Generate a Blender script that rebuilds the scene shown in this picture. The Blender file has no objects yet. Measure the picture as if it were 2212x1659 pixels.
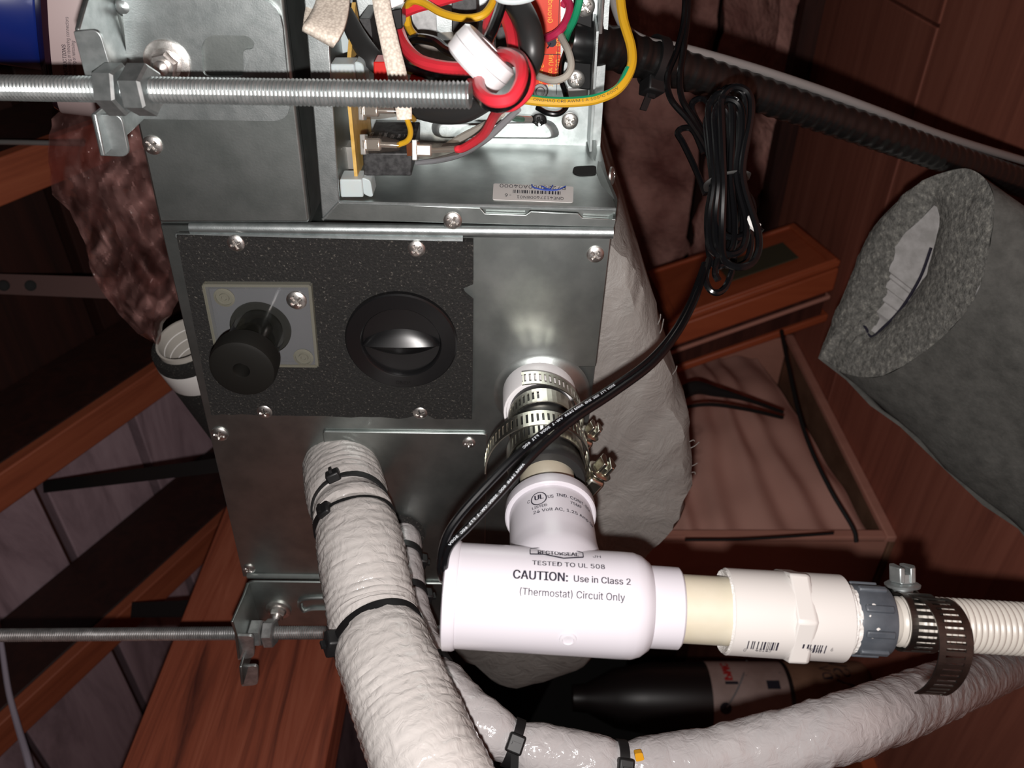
import bpy, bmesh, math, os, random
from mathutils import Vector, Matrix, noise
from mathutils.geometry import tessellate_polygon

random.seed(7)
sc = bpy.context.scene
COL = sc.collection
PI = math.pi

# ------------------------------------------------------------------ frame
# World: Z up, floor at Z = 0. The photograph was taken with the phone on its side:
# the picture's left is the world's up.  View direction = +Y, picture up = +X.
F, CX, CY, CAMZ = 1750.0, 1106.0, 829.5, 0.50
def Wd(x, y, d): return Vector((y, d, -x))
def W(x, y, d): return Vector((y, d, CAMZ - x))
def P(px, py, d): return W((px - CX) / F * d, (CY - py) / F * d, d)
CAM = W(0, 0, 0)
U = Vector((0, 0, -1))                      # world down (picture right)
VV = Vector((-.805, .593, 0)).normalized()  # house axis, along the roof ridge
N = Vector((-.593, -.805, 0)).normalized()  # house axis, out of the unit's end panel

# ------------------------------------------------------------------ camera, light, world
cd = bpy.data.cameras.new('camera'); co = bpy.data.objects.new('camera', cd); COL.objects.link(co)
cd.sensor_width = 36.0; cd.lens = F / 2212.0 * 36.0; cd.clip_start = .01; cd.clip_end = 60
co.matrix_world = Matrix(((0, 1, 0, CAM.x), (0, 0, -1, CAM.y), (-1, 0, 0, CAM.z), (0, 0, 0, 1)))
cd.dof.use_dof = True; cd.dof.focus_distance = .40; cd.dof.aperture_fstop = 15.0
sc.camera = co

w = bpy.data.worlds.new('attic_dark'); sc.world = w; w.use_nodes = True
w.node_tree.nodes['Background'].inputs[0].default_value = (.44, .40, .38, 1)
w.node_tree.nodes['Background'].inputs[1].default_value = .004

ld = bpy.data.lights.new('phone_flash', 'POINT'); lo = bpy.data.objects.new('phone_flash', ld); COL.objects.link(lo)
lo.location = W(-.004, -.017, .004); ld.energy = 8.4; ld.shadow_soft_size = .0035; ld.color = (1.0, .955, .93)

vs = sc.view_settings
sc.display_settings.display_device = 'sRGB'
vs.view_transform = 'Standard'; vs.look = 'None'; vs.exposure = 0.18; vs.gamma = 1.0; vs.use_curve_mapping = False

# ------------------------------------------------------------------ materials
def srgb(r, g, b):
    f = lambda c: (c / 255 / 12.92) if c / 255 <= .04045 else ((c / 255 + .055) / 1.055) ** 2.4
    return (f(r), f(g), f(b), 1)
class Mt:
    def __init__(s, name):
        s.m = bpy.data.materials.new(name); s.m.use_nodes = True
        s.nt = s.m.node_tree; s.b = s.nt.nodes['Principled BSDF']; s.out = s.nt.nodes['Material Output']
        s.vec = None
    def n(s, t, **kw):
        k = s.nt.nodes.new(t)
        for a, v in kw.items(): setattr(k, a, v)
        return k
    def l(s, a, b): s.nt.links.new(a, b)
    def coords(s, axes=None, scale=(1, 1, 1)):
        tc = s.n('ShaderNodeTexCoord')
        if axes is None:
            mp = s.n('ShaderNodeMapping'); mp.inputs['Scale'].default_value = scale
            s.l(tc.outputs['Object'], mp.inputs[0]); s.vec = mp.outputs[0]; return s
        cb = s.n('ShaderNodeCombineXYZ')
        for i, a in enumerate(axes):
            v = s.n('ShaderNodeVectorMath', operation='DOT_PRODUCT'); v.inputs[1].default_value = Vector(a) * scale[i]
            s.l(tc.outputs['Object'], v.inputs[0]); s.l(v.outputs['Value'], cb.inputs[i])
        s.vec = cb.outputs[0]; return s
    def noise(s, scale, detail=4, rough=.55, dist=0):
        t = s.n('ShaderNodeTexNoise'); t.inputs['Scale'].default_value = scale
        t.inputs['Detail'].default_value = detail; t.inputs['Roughness'].default_value = rough; t.inputs['Distortion'].default_value = dist
        if s.vec is None: s.coords()
        s.l(s.vec, t.inputs['Vector']); return t.outputs[0]
    def ramp(s, fac, stops):
        r = s.n('ShaderNodeValToRGB'); e = r.color_ramp.elements
        while len(e) < len(stops): e.new(.5)
        for i, (p, c) in enumerate(stops): e[i].position = p; e[i].color = c
        s.l(fac, r.inputs[0]); return r.outputs[0]
    def bump(s, h, strength, dist=.001):
        b = s.n('ShaderNodeBump'); b.inputs['Strength'].default_value = strength; b.inputs['Distance'].default_value = dist
        s.l(h, b.inputs['Height']); s.l(b.outputs[0], s.b.inputs['Normal']); return s
    def set(s, **kw):
        for k, v in kw.items(): s.b.inputs[k.replace('_', ' ')].default_value = v
        return s
M = {}
def plain(name, col, rough=.5, metal=0.0, **kw):
    m = Mt(name); m.set(Base_Color=col, Roughness=rough, Metallic=metal, **kw); M[name] = m.m; return m
def noisy(name, c1, c2, scale, rough=.5, metal=0.0, bump=0, bscale=None, lo=.35, hi=.65, detail=4, axes=None, ascale=(1, 1, 1), bd=.001, **kw):
    m = Mt(name).coords(axes, ascale); m.set(Roughness=rough, Metallic=metal, **kw)
    f = m.noise(scale, detail)
    m.l(m.ramp(f, [(lo, c1), (hi, c2)]), m.b.inputs['Base Color'])
    if bump: m.bump(m.noise(bscale, 5) if bscale else f, bump, bd)
    M[name] = m.m; return m

noisy('galvanized', (.30, .33, .32, 1), (.39, .42, .41, 1), 60, .42, 1.0, bump=.06, bscale=900, bd=.0005)
noisy('galvanized_bright', (.37, .405, .405, 1), (.48, .515, .515, 1), 160, .42, .95, bump=.10, bscale=1400, bd=.0005)
noisy('galvanized_inner', (.44, .48, .48, 1), (.60, .64, .64, 1), 160, .42, .9, bump=.10, bscale=1400, bd=.0005)
noisy('zinc', (.34, .37, .37, 1), (.46, .49, .49, 1), 220, .44, .9)
noisy('zinc_dark', (.30, .30, .30, 1), (.46, .46, .46, 1), 200, .40, .8)
noisy('steel_screw', (.55, .53, .50, 1), (.75, .72, .70, 1), 500, .38, 1.0, bump=.12, bscale=1800, bd=.0004)
noisy('band_steel', (.55, .53, .45, 1), (.70, .68, .60, 1), 120, .27, 1.0)
noisy('band_dark', (.11, .107, .10, 1), (.19, .18, .165, 1), 120, .36, 1.0)
noisy('brass_rust', (.35, .25, .13, 1), (.6, .5, .36, 1), 400, .35, 1.0)
plain('white_pvc', (.50, .478, .515, 1), .28)
noisy('cream_pvc', (.44, .395, .30, 1), (.50, .455, .365, 1), 40, .35)
plain('adapter_pvc', (.50, .475, .455, 1), .36)
noisy('thread_tape', (.48, .455, .43, 1), (.62, .60, .58, 1), 500, .6, bump=.6, bscale=900)
noisy('dark_grey_pvc', (.045, .052, .062, 1), (.07, .078, .09, 1), 90, .42)
plain('hose_white', (.43, .40, .36, 1), .38)
plain('rubber', (.018, .018, .018, 1), .42)
plain('plug_rubber', (.006, .0055, .0045, 1), .65, Specular_IOR_Level=.2)
plain('black_plastic', (.006, .006, .0065, 1), .3)
plain('tie_black', (.006, .006, .0065, 1), .5)
plain('screw_black', (.02, .02, .02, 1), .35, .6)
plain('twist_grey', (.06, .06, .058, 1), .5)
plain('black_wire', (.003, .003, .0035, 1), .2)
plain('conduit', (.006, .0058, .0058, 1), .28)
plain('grey_cable', (.20, .19, .185, 1), .34)
plain('red_wire', (.60, .025, .04, 1), .38)
plain('magenta_wire', (.42, .02, .07, 1), .34)
plain('yellow_wire', (.60, .33, .015, 1), .4)
plain('green_wire', (.01, .26, .12, 1), .4)
plain('white_wire', (.42, .39, .34, 1), .4)
plain('grey_wire', (.22, .22, .23, 1), .4)
plain('nylon', (.50, .53, .53, 1), .35, Subsurface_Weight=.2)
plain('white_plastic', (.74, .72, .73, 1), .3)
plain('red_plastic', (.50, .015, .012, 1), .35)
plain('ink', (.012, .010, .022, 1), .6)
plain('ink_blue', (.03, .07, .35, 1), .6)
plain('ink_white', (.55, .58, .62, 1), .6)
plain('ink_yellow', (.85, .50, .05, 1), .6)
plain('ink_red', (.45, .02, .02, 1), .6)
plain('ink_green', (.02, .16, .06, 1), .6)
plain('sticker', (.66, .64, .62, 1), .45)
plain('red_label', (.72, .045, .012, 1), .4)
noisy('circuit_board', (.50, .30, .06, 1), (.62, .40, .12, 1), 200, .5)
noisy('relay_black', (.010, .010, .011, 1), (.045, .045, .046, 1), 380, .5)
plain('tin', (.70, .68, .64, 1), .25, .75)
plain('copper', (.65, .22, .10, 1), .3, 1.0)
plain('lcd_dark', (.07, .072, .042, 1), .5)
plain('blue_cap', (.006, .018, .15, 1), .33)
plain('cap_gap', (.004, .004, .004, 1), .8)
plain('amber_spot', (.75, .36, .02, 1), .4)

def clear_mat(name, tint, diff, fac, rough=.12, spec=1.0):
    m = Mt(name); tr = m.n('ShaderNodeBsdfTransparent'); tr.inputs[0].default_value = tint
    mix = m.n('ShaderNodeMixShader'); mix.inputs[0].default_value = fac
    m.set(Base_Color=diff, Roughness=rough)
    m.l(tr.outputs[0], mix.inputs[1]); m.l(m.b.outputs[0], mix.inputs[2]); m.l(mix.outputs[0], m.out.inputs[0])
    M[name] = m.m; return m
clear_mat('clear_plastic', (.86, .87, .90, 1), (.24, .245, .25, 1), .32, .10)
clear_mat('clear_edge', (.8, .82, .8, 1), (.26, .25, .20, 1), .42, .25)
clear_mat('clear_tube', (.66, .66, .62, 1), (.012, .012, .010, 1), .35, .12)
clear_mat('heat_shrink', (.8, .76, .72, 1), (.14, .12, .11, 1), .12, .10)
clear_mat('bottle_plastic', (.35, .2, .25, 1), (.03, .012, .02, 1), .75, .12)

# black closed-cell foam with pale grains
m = Mt('black_foam'); m.set(Roughness=.85)
f = m.noise(900, 3); m.l(m.ramp(f, [(.52, (.006, .0055, .005, 1)), (.63, (.015, .0135, .012, 1)), (.74, (.11, .10, .085, 1))]), m.b.inputs['Base Color'])
m.bump(m.noise(700, 4), .7, .0012); M['black_foam'] = m.m
# grey foam
m = Mt('grey_foam'); m.set(Roughness=.9)
f = m.noise(90, 6, .7); m.l(m.ramp(f, [(.3, (.058, .058, .053, 1)), (.7, (.115, .113, .104, 1))]), m.b.inputs['Base Color'])
m.bump(m.noise(400, 4), .4, .001); M['grey_foam'] = m.m
m = Mt('grey_foam_cut'); m.set(Roughness=.95)
f = m.noise(260, 5, .75); m.l(m.ramp(f, [(.32, (.07, .07, .064, 1)), (.55, (.19, .186, .17, 1)), (.72, (.40, .39, .34, 1))]), m.b.inputs['Base Color'])
m.bump(m.noise(300, 5), .9, .002); M['grey_foam_cut'] = m.m
noisy('foam_inside', (.30, .29, .28, 1), (.40, .385, .38, 1), 120, .9, bump=.3, bscale=300)
# white wrapped insulation tape
def tape(name, c1, c2):
    m = Mt(name).coords(); m.set(Roughness=.13, Coat_Weight=.35, Coat_Roughness=.08)
    m.l(m.ramp(m.noise(18, 3), [(.3, c1), (.7, c2)]), m.b.inputs['Base Color'])
    m.bump(m.noise(150, 3, .5, 1.0), .45, .0024); M[name] = m.m
tape('white_tape', (.46, .43, .41, 1), (.53, .50, .48, 1))
tape('white_tape_thin', (.39, .368, .37, 1), (.46, .436, .434, 1))
# duct mastic wrap
m = Mt('duct_wrap').coords(None, (1, 1, 1)); m.set(Roughness=.5)
m.l(m.ramp(m.noise(14, 5), [(.3, (.215, .20, .187, 1)), (.7, (.285, .268, .25, 1))]), m.b.inputs['Base Color'])
m.bump(m.noise(45, 8, .65, 1.2), .5, .006); M['duct_wrap'] = m.m
# braided sleeve
m = Mt('braid').coords(); m.set(Roughness=.7)
wv = m.n('ShaderNodeTexVoronoi'); wv.inputs['Scale'].default_value = 900; m.l(m.vec, wv.inputs['Vector'])
m.l(m.ramp(wv.outputs[0], [(.2, (.78, .70, .60, 1)), (.8, (.52, .45, .38, 1))]), m.b.inputs['Base Color'])
m.bump(wv.outputs[0], -.6, .0008); M['braid'] = m.m
# woods
def wood(name, stops, ax, s=(2.5, 45, 45), rough=.6, bump=.15):
    o = [Vector(ax)]; o.append(o[0].orthogonal().normalized()); o.append(o[0].cross(o[1]))
    m = Mt(name).coords(o, s); m.set(Roughness=rough)
    f = m.noise(1.0, 7, .65, 1.0); m.l(m.ramp(f, stops), m.b.inputs['Base Color']); m.bump(f, bump, .002); M[name] = m.m
    return m
RR = Wd(-.449, -.53, -.719).normalized()       # up the roof slope
WN = RR.cross(VV).normalized()
if WN.dot(U) < 0: WN = -WN                     # into the attic
wood('red_joist', [(.28, (.055, .012, .008, 1)), (.5, (.25, .060, .030, 1)), (.72, (.36, .11, .062, 1))], N, (3.0, 60, 30), bump=.3)
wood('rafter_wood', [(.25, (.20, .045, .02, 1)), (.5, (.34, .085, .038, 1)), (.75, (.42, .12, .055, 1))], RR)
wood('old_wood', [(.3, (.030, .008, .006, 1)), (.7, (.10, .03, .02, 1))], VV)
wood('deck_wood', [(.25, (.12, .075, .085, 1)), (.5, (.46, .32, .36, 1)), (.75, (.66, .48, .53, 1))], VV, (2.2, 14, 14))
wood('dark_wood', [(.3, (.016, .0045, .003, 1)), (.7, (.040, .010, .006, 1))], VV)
wood('plywood', [(.25, (.25, .075, .050, 1)), (.5, (.41, .135, .088, 1)), (.75, (.50, .18, .12, 1))], VV, (1.6, 34, 34), .7)
wood('orange_wood', [(.25, (.42, .085, .032, 1)), (.7, (.56, .13, .05, 1))], U, (3, 30, 30), .5, .05)
wood('carton_brown', [(.25, (.56, .25, .185, 1)), (.7, (.70, .33, .25, 1))], U, (6, 20, 20), .8, .05)
noisy('insulation', (.36, .135, .115, 1), (1.0, .52, .44, 1), 9, .95, bump=.8, bscale=70, lo=.30, hi=.62, detail=8, bd=.01)
noisy('pink_cloth', (.66, .35, .285, 1), (.74, .41, .335, 1), 6, .8, bump=.2, bscale=200)
noisy('label_paper', (.36, .25, .22, 1), (.46, .33, .30, 1), 30, .6)
noisy('kraft', (.20, .10, .06, 1), (.30, .16, .10, 1), 24, .7)
plain('bottle_label', (.46, .36, .355, 1), .45)
plain('dark_bottle', (.012, .009, .009, 1), .4)
plain('strap_black', (.008, .007, .007, 1), .7)
plain('strap_pink', (.22, .13, .12, 1), .5, .3)
plain('lilac_cable', (.38, .33, .40, 1), .45)
m = Mt('bag_film'); tr = m.n('ShaderNodeBsdfTransparent'); tr.inputs[0].default_value = (.88, .74, .73, 1)
m.coords(); fz_ = m.noise(11, 2, .5, 1.6)
mx = m.n('ShaderNodeMixShader'); mr = m.n('ShaderNodeMapRange'); mr.inputs[1].default_value = .44; mr.inputs[2].default_value = .66; mr.inputs[3].default_value = .08; mr.inputs[4].default_value = .55
m.l(fz_, mr.inputs[0]); m.l(mr.outputs[0], mx.inputs[0])
m.set(Base_Color=(.50, .27, .245, 1), Roughness=.17, Coat_Weight=.6, Coat_Roughness=.05); m.b.inputs['Specular IOR Level'].default_value = 1.0
m.l(tr.outputs[0], mx.inputs[1]); m.l(m.b.outputs[0], mx.inputs[2]); m.l(mx.outputs[0], m.out.inputs[0]); M['bag_film'] = m.m

# ------------------------------------------------------------------ mesh builder
def frame_of(ax):
    ax = ax.normalized(); a = U if abs(ax.dot(U)) < .8 else N
    e1 = (a - ax * a.dot(ax)).normalized(); return e1, ax.cross(e1)
def catmull(pts, n=8):
    pts = [Vector(p) for p in pts]
    if len(pts) < 3:
        return [pts[0].lerp(pts[1], i / n) for i in range(n + 1)]
    q = [pts[0] * 2 - pts[1]] + pts + [pts[-1] * 2 - pts[-2]]; out = []
    for i in range(1, len(q) - 2):
        p0, p1, p2, p3 = q[i - 1:i + 3]
        for k in range(n):
            t = k / n
            out.append(.5 * ((2 * p1) + (p2 - p0) * t + (2 * p0 - 5 * p1 + 4 * p2 - p3) * t * t + (3 * p1 - p0 - 3 * p2 + p3) * t ** 3))
    out.append(pts[-1]); return out
class MB:
    def __init__(s): s.v = []; s.f = []; s.sm = []
    def add(s, vs, fs, smooth=False):
        o = len(s.v); s.v += [Vector(x) for x in vs]
        for f in fs: s.f.append([i + o for i in f]); s.sm.append(smooth)
        return s
    def box(s, c, axes, half):
        a = [Vector(axes[i]) * half[i] for i in range(3)]
        vs = [c + a[0] * i + a[1] * j + a[2] * k for i in (-1, 1) for j in (-1, 1) for k in (-1, 1)]
        return s.add(vs, [(0, 1, 3, 2), (4, 6, 7, 5), (0, 4, 5, 1), (2, 3, 7, 6), (0, 2, 6, 4), (1, 5, 7, 3)])
    def plate(s, outer, vec, holes=()):
        """Solid from a planar outline (with holes), extruded by vec."""
        loops = [list(outer)] + [list(h) for h in holes]; flat = [Vector(p) for l in loops for p in l]; n = len(flat)
        if holes: tris = [tuple(t) for t in tessellate_polygon([[Vector(p) for p in l] for l in loops])]
        else: tris = [tuple(range(n))]
        fs = list(tris) + [tuple(i + n for i in reversed(t)) for t in tris]; k = 0
        for l in loops:
            for i in range(len(l)):
                a, b = k + i, k + (i + 1) % len(l); fs.append((a, b, b + n, a + n))
            k += len(l)
        return s.add(flat + [p + vec for p in flat], fs)
    def lathe(s, o, ax, prof, seg=32, caps=True, e=None, fn=None, smooth=True):
        ax = Vector(ax).normalized(); e1, e2 = e or frame_of(ax); vs = []; fs = []
        for (r, h) in prof:
            for k in range(seg):
                t = 2 * PI * k / seg; rr = r * (fn(h, t) if fn else 1)
                vs.append(o + ax * h + (e1 * math.cos(t) + e2 * math.sin(t)) * rr)
        for i in range(len(prof) - 1):
            for k in range(seg):
                a, b = i * seg + k, i * seg + (k + 1) % seg; fs.append((a, b, b + seg, a + seg))
        s.add(vs, fs, smooth)
        if caps:
            for i in (0, len(prof) - 1):
                if prof[i][0] > 1e-6: s.add(vs[i * seg:(i + 1) * seg], [tuple(range(seg))])
        return s
    def cyl(s, a, b, r, seg=24, r2=None):
        d = b - a; return s.lathe(a, d, [(r, 0), (r if r2 is None else r2, d.length)], seg)
    def tube(s, pts, r, seg=12, n=8, fn=None, flat=None, closed=False, raw=False):
        """Sweep; r a number or one per control point; fn(arc, angle, frac) multiplies it."""
        if not raw:
            rs = [r] * len(pts) if not hasattr(r, '__len__') else list(r)
            c = catmull(pts, n); rr = [x.x for x in catmull([Vector((q, 0, 0)) for q in rs], n)]
        else: c = [Vector(p) for p in pts]; rr = [r] * len(c) if not hasattr(r, '__len__') else list(r)
        m = len(c); nm = None; arc = 0; vs = []; fs = []
        for i in range(m):
            t = (c[min(i + 1, m - 1)] - c[max(i - 1, 0)])
            if closed: t = c[(i + 1) % m] - c[i - 1]
            if t.length < 1e-9: t = Vector((0, 0, 1))
            t.normalize()
            if nm is None: nm = (CAM - c[0]); nm = (nm - t * nm.dot(t)).normalized()
            else:
                nm = nm - t * nm.dot(t)
                nm.normalize()
            b = t.cross(nm)
            if i: arc += (c[i] - c[i - 1]).length
            for k in range(seg):
                a = 2 * PI * k / seg; q = rr[i] * (fn(arc, a, i / (m - 1)) if fn else 1)
                vs.append(c[i] + nm * math.cos(a) * q * (flat or 1) + b * math.sin(a) * q)
        for i in range(m if closed else m - 1):
            j = (i + 1) % m
            for k in range(seg):
                k2 = (k + 1) % seg; fs.append((i * seg + k, i * seg + k2, j * seg + k2, j * seg + k))
        s.add(vs, fs, True)
        if not closed: s.add(vs[:seg], [tuple(range(seg))]); s.add(vs[-seg:], [tuple(range(seg))])
        return s
    def grid(s, rows, smooth=True):
        n = len(rows[0]); return s.add([p for r in rows for p in r], [(i * n + k, i * n + k + 1, (i + 1) * n + k + 1, (i + 1) * n + k) for i in range(len(rows) - 1) for k in range(n - 1)], smooth)
ORG = {}
def finish(mb, name, mat, origin, bevel=0, seg=2, recalc=True):
    me = bpy.data.meshes.new(name)
    me.from_pydata([v - origin for v in mb.v], [], mb.f)
    for p, s in zip(me.polygons, mb.sm): p.use_smooth = s
    if recalc:
        b = bmesh.new(); b.from_mesh(me); bmesh.ops.recalc_face_normals(b, faces=b.faces); b.to_mesh(me); b.free()
    me.materials.append(M[mat]); me.set_sharp_from_angle(angle=.62); me.update()
    o = bpy.data.objects.new(name, me); COL.objects.link(o)
    if bevel:
        bv = o.modifiers.new('bevel', 'BEVEL'); bv.width = bevel; bv.segments = seg; bv.limit_method = 'ANGLE'; bv.angle_limit = .7
        bv.harden_normals = False
    return o
def tag(o, label, cat, group=None, kind=None):
    if label: o['label'] = label
    if cat: o['category'] = cat
    if group: o['group'] = group
    if kind: o['kind'] = kind
    return o
def thing(name, label, cat, loc, group=None, kind=None):
    o = bpy.data.objects.new(name, None); o.empty_display_size = .02; COL.objects.link(o)
    o.location = loc; ORG[o] = Vector(loc); return tag(o, label, cat, group, kind)
def part(name, mb, mat, parent, label=None, bevel=0, **kw):
    o = finish(mb, name, mat, ORG[parent], bevel, **kw); o.parent = parent; ORG[o] = ORG[parent]
    if label: o['label'] = label
    return o
def solo(name, mb, mat, label, cat, group=None, kind=None, bevel=0, **kw):
    c = sum(mb.v, Vector()) / len(mb.v)
    o = finish(mb, name, mat, c, bevel, **kw); o.location = c; ORG[o] = c
    return tag(o, label, cat, group, kind)
def round_poly(pts, r, seg=5):
    out = []; n = len(pts); rs = r if hasattr(r, '__len__') else [r] * n
    for i in range(n):
        p, a, b = pts[i], pts[i - 1], pts[(i + 1) % n]
        if rs[i] <= 0: out.append(p); continue
        da, db = (a - p), (b - p); k = min(rs[i], da.length * .49, db.length * .49)
        s, e = p + da.normalized() * k, p + db.normalized() * k
        for q in range(seg + 1):
            t = q / seg; out.append(s * (1 - t) ** 2 + p * 2 * t * (1 - t) + e * t * t)
    return out
class Pl:
    def __init__(s, p, n): s.p = p; s.n = n.normalized()
    def __call__(s, px, py, off=0):
        r = P(px, py, 1) - CAM; return CAM + r * ((s.p + s.n * off - CAM).dot(s.n) / r.dot(s.n))
    def poly(s, pts, off=0): return [s(a, b, off) for a, b in pts]
# text
_tc = {}
try:    # Blender's own interface font, a plain grotesque; the built-in font otherwise
    GROT = bpy.data.fonts.load(os.path.join(bpy.utils.resource_path('LOCAL'), 'datafiles', 'fonts', 'Inter.woff2'))
except Exception:
    GROT = None
def text_geo(txt, size=1.0, bold=0.0, align='LEFT', res=3):
    k = (txt, bold, align)
    if k not in _tc:
        cu = bpy.data.curves.new('t', 'FONT'); cu.body = txt; cu.size = 1; cu.align_x = align; cu.resolution_u = res; cu.offset = bold
        if GROT: cu.font = GROT
        o = bpy.data.objects.new('t', cu); COL.objects.link(o)
        me = bpy.data.meshes.new_from_object(o)
        _tc[k] = ([tuple(v.co[:2]) for v in me.vertices], [tuple(p.vertices) for p in me.polygons])
        bpy.data.objects.remove(o); bpy.data.curves.remove(cu); bpy.data.meshes.remove(me)
    v, f = _tc[k]; return [(a * size, b * size) for a, b in v], f
def text_map(mb, txt, size, fn, bold=0.0, align='LEFT', sx=1.0):
    v, f = text_geo(txt, size, 0.0, align)
    for k in ((0,) if bold <= 0 else (-bold, 0, bold)): mb.add([fn(a * sx + k * size, b) for a, b in v], f)
    return mb
def rects(mb, fn, rs):
    for x0, y0, x1, y1 in rs: mb.add([fn(x0, y0), fn(x1, y0), fn(x1, y1), fn(x0, y1)], [(0, 1, 2, 3)])
    return mb
class Cyl:
    def __init__(s, o, ax, r): s.o = o; s.ax = ax.normalized(); s.r = r; s.e1, s.e2 = frame_of(s.ax)
    def hit(s, px, py):
        d = (P(px, py, 1) - CAM).normalized(); w0 = CAM - s.o
        dp = d - s.ax * d.dot(s.ax); wp = w0 - s.ax * w0.dot(s.ax)
        a, b, c = dp.dot(dp), 2 * dp.dot(wp), wp.dot(wp) - s.r ** 2
        disc = b * b - 4 * a * c
        t = (-b - math.sqrt(max(disc, 0))) / (2 * a); q = CAM + d * t - s.o; h = q.dot(s.ax)
        return h, math.atan2(q.dot(s.e2), q.dot(s.e1))
    def at(s, h, t, lift=0): return s.o + s.ax * h + (s.e1 * math.cos(t) + s.e2 * math.sin(t)) * (s.r + lift)
    def mapper(s, px, py, along=True, sgn=(1, 1), lift=.00035, rot=0.0):
        h0, t0 = s.hit(px, py); cr, sr = math.cos(rot), math.sin(rot)
        def fn(x, y):
            x, y = x * cr - y * sr, x * sr + y * cr
            return s.at(h0 + sgn[0] * x, t0 + sgn[1] * y / s.r, lift) if along else s.at(h0 + sgn[1] * y, t0 + sgn[0] * x / s.r, lift)
        return fn
def screw_mb(c, nrm, r, seg=32, twist=.3, cross=True, h=.42):
    nrm = nrm.normalized(); e1, e2 = frame_of(nrm); mb = MB(); rings = []
    R = [0, .12, .2, .28, .36, .44, .52, .66, .80, .91, .97, 1.0, 1.0]
    for i, q in enumerate(R):
        row = []
        for k in range(seg + 1):
            t = 2 * PI * k / seg; x, y = q * math.cos(t), q * math.sin(t)
            z = h * r * math.sqrt(max(0, 1 - (q * .93) ** 2)) if i < len(R) - 1 else -.05 * r
            xr = x * math.cos(twist) + y * math.sin(twist); yr = -x * math.sin(twist) + y * math.cos(twist)
            if cross and q < .56 and (abs(xr) < .11 or abs(yr) < .11): z -= .30 * r * (1 - q * .7)
            row.append(c + (e1 * x + e2 * y) * r + nrm * z)
        rings.append(row)
    return mb.grid(rings)
def hex_mb(c, ax, af, h, rot=0.0, bore=0.0):
    """Chamfered hexagon nut or head, centred on c."""
    ax = ax.normalized(); e1, e2 = frame_of(ax); mb = MB(); rc = af / 2 / math.cos(PI / 6)
    def ring(r, z, hexa): return [c + ax * z + (e1 * math.cos(rot + PI / 3 * k) + e2 * math.sin(rot + PI / 3 * k)) * r for k in range(6)]
    a = [ring(rc * .88, -h / 2, 1), ring(rc, -h / 2 + .1 * h, 1), ring(rc, h / 2 - .1 * h, 1), ring(rc * .88, h / 2, 1)]
    vs = [p for r in a for p in r]; fs = [(i * 6 + k, i * 6 + (k + 1) % 6, (i + 1) * 6 + (k + 1) % 6, (i + 1) * 6 + k) for i in range(3) for k in range(6)]
    if bore:
        b0 = ring(bore, -h / 2, 0); b1 = ring(bore, h / 2, 0); vs += b0 + b1
        for k in range(6):
            k2 = (k + 1) % 6; fs += [(k, k2, 24 + k2, 24 + k), (18 + k, 18 + k2, 30 + k2, 30 + k), (24 + k, 24 + k2, 30 + k2, 30 + k)]
    else: fs += [tuple(range(6)), tuple(range(18, 24))]
    return mb.add(vs, fs)
def rod_mb(a, b, r, pitch=.0016, depth=.0009, seg=18, ns=6):
    d = b - a; L = d.length; ax = d / L; e1, e2 = frame_of(ax); n = int(L / pitch * ns); rows = []
    for i in range(n + 1):
        h = L * i / n; row = []
        for k in range(seg + 1):
            t = 2 * PI * k / seg; fr = (h / pitch - k / seg) % 1.0
            q = r - depth * abs(2 * fr - 1)
            row.append(a + ax * h + (e1 * math.cos(t) + e2 * math.sin(t)) * q)
        rows.append(row)
    mb = MB().grid(rows, False); mb.add([p for p in rows[0][:-1]], [tuple(range(seg))]); mb.add([p for p in rows[-1][:-1]], [tuple(range(seg))])
    return mb
def band_mb(o, ax, e1, path, width, slots=None, pitch=.0026, thick=.0006, slot_w=.45, n=None):
    """Steel band: path = [(angle, radius, axial shift)]; slots = (arc0, arc1) cut through."""
    ax = ax.normalized(); e2 = ax.cross(e1).normalized(); pts = []
    for (a, r, s) in path: pts.append(((e1 * math.cos(a) + e2 * math.sin(a)) * r + ax * s, (e1 * math.cos(a) + e2 * math.sin(a))))
    arc = [0]
    for i in range(1, len(pts)): arc.append(arc[-1] + (pts[i][0] - pts[i - 1][0]).length)
    def at(s):
        s = max(0, min(arc[-1], s)); i = 0
        while i < len(arc) - 2 and arc[i + 1] < s: i += 1
        t = (s - arc[i]) / max(1e-9, arc[i + 1] - arc[i]); return o + pts[i][0].lerp(pts[i + 1][0], t), pts[i][1].lerp(pts[i + 1][1], t).normalized()
    mb = MB()
    def cell(s0, s1, t0, t1):
        p0, n0 = at(s0); p1, n1 = at(s1); a0, a1 = ax * (t0 - .5) * width, ax * (t1 - .5) * width; th = thick / 2
        vs = [p0 + a0 - n0 * th, p1 + a0 - n1 * th, p1 + a1 - n1 * th, p0 + a1 - n0 * th, p0 + a0 + n0 * th, p1 + a0 + n1 * th, p1 + a1 + n1 * th, p0 + a1 + n0 * th]
        mb.add(vs, [(0, 1, 2, 3), (4, 7, 6, 5), (0, 4, 5, 1), (1, 5, 6, 2), (2, 6, 7, 3), (3, 7, 4, 0)])
    s = 0; L = arc[-1]; i = 0
    while s < L - 1e-6:
        e = min(L, s + pitch)
        if slots and slots[0] <= s and e <= slots[1]:
            m = s + (e - s) * (1 - slot_w); cell(s, m, 0, 1); cell(m, e, 0, .2); cell(m, e, .8, 1)
        else: cell(s, e, 0, 1)
        s = e
    return mb

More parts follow.
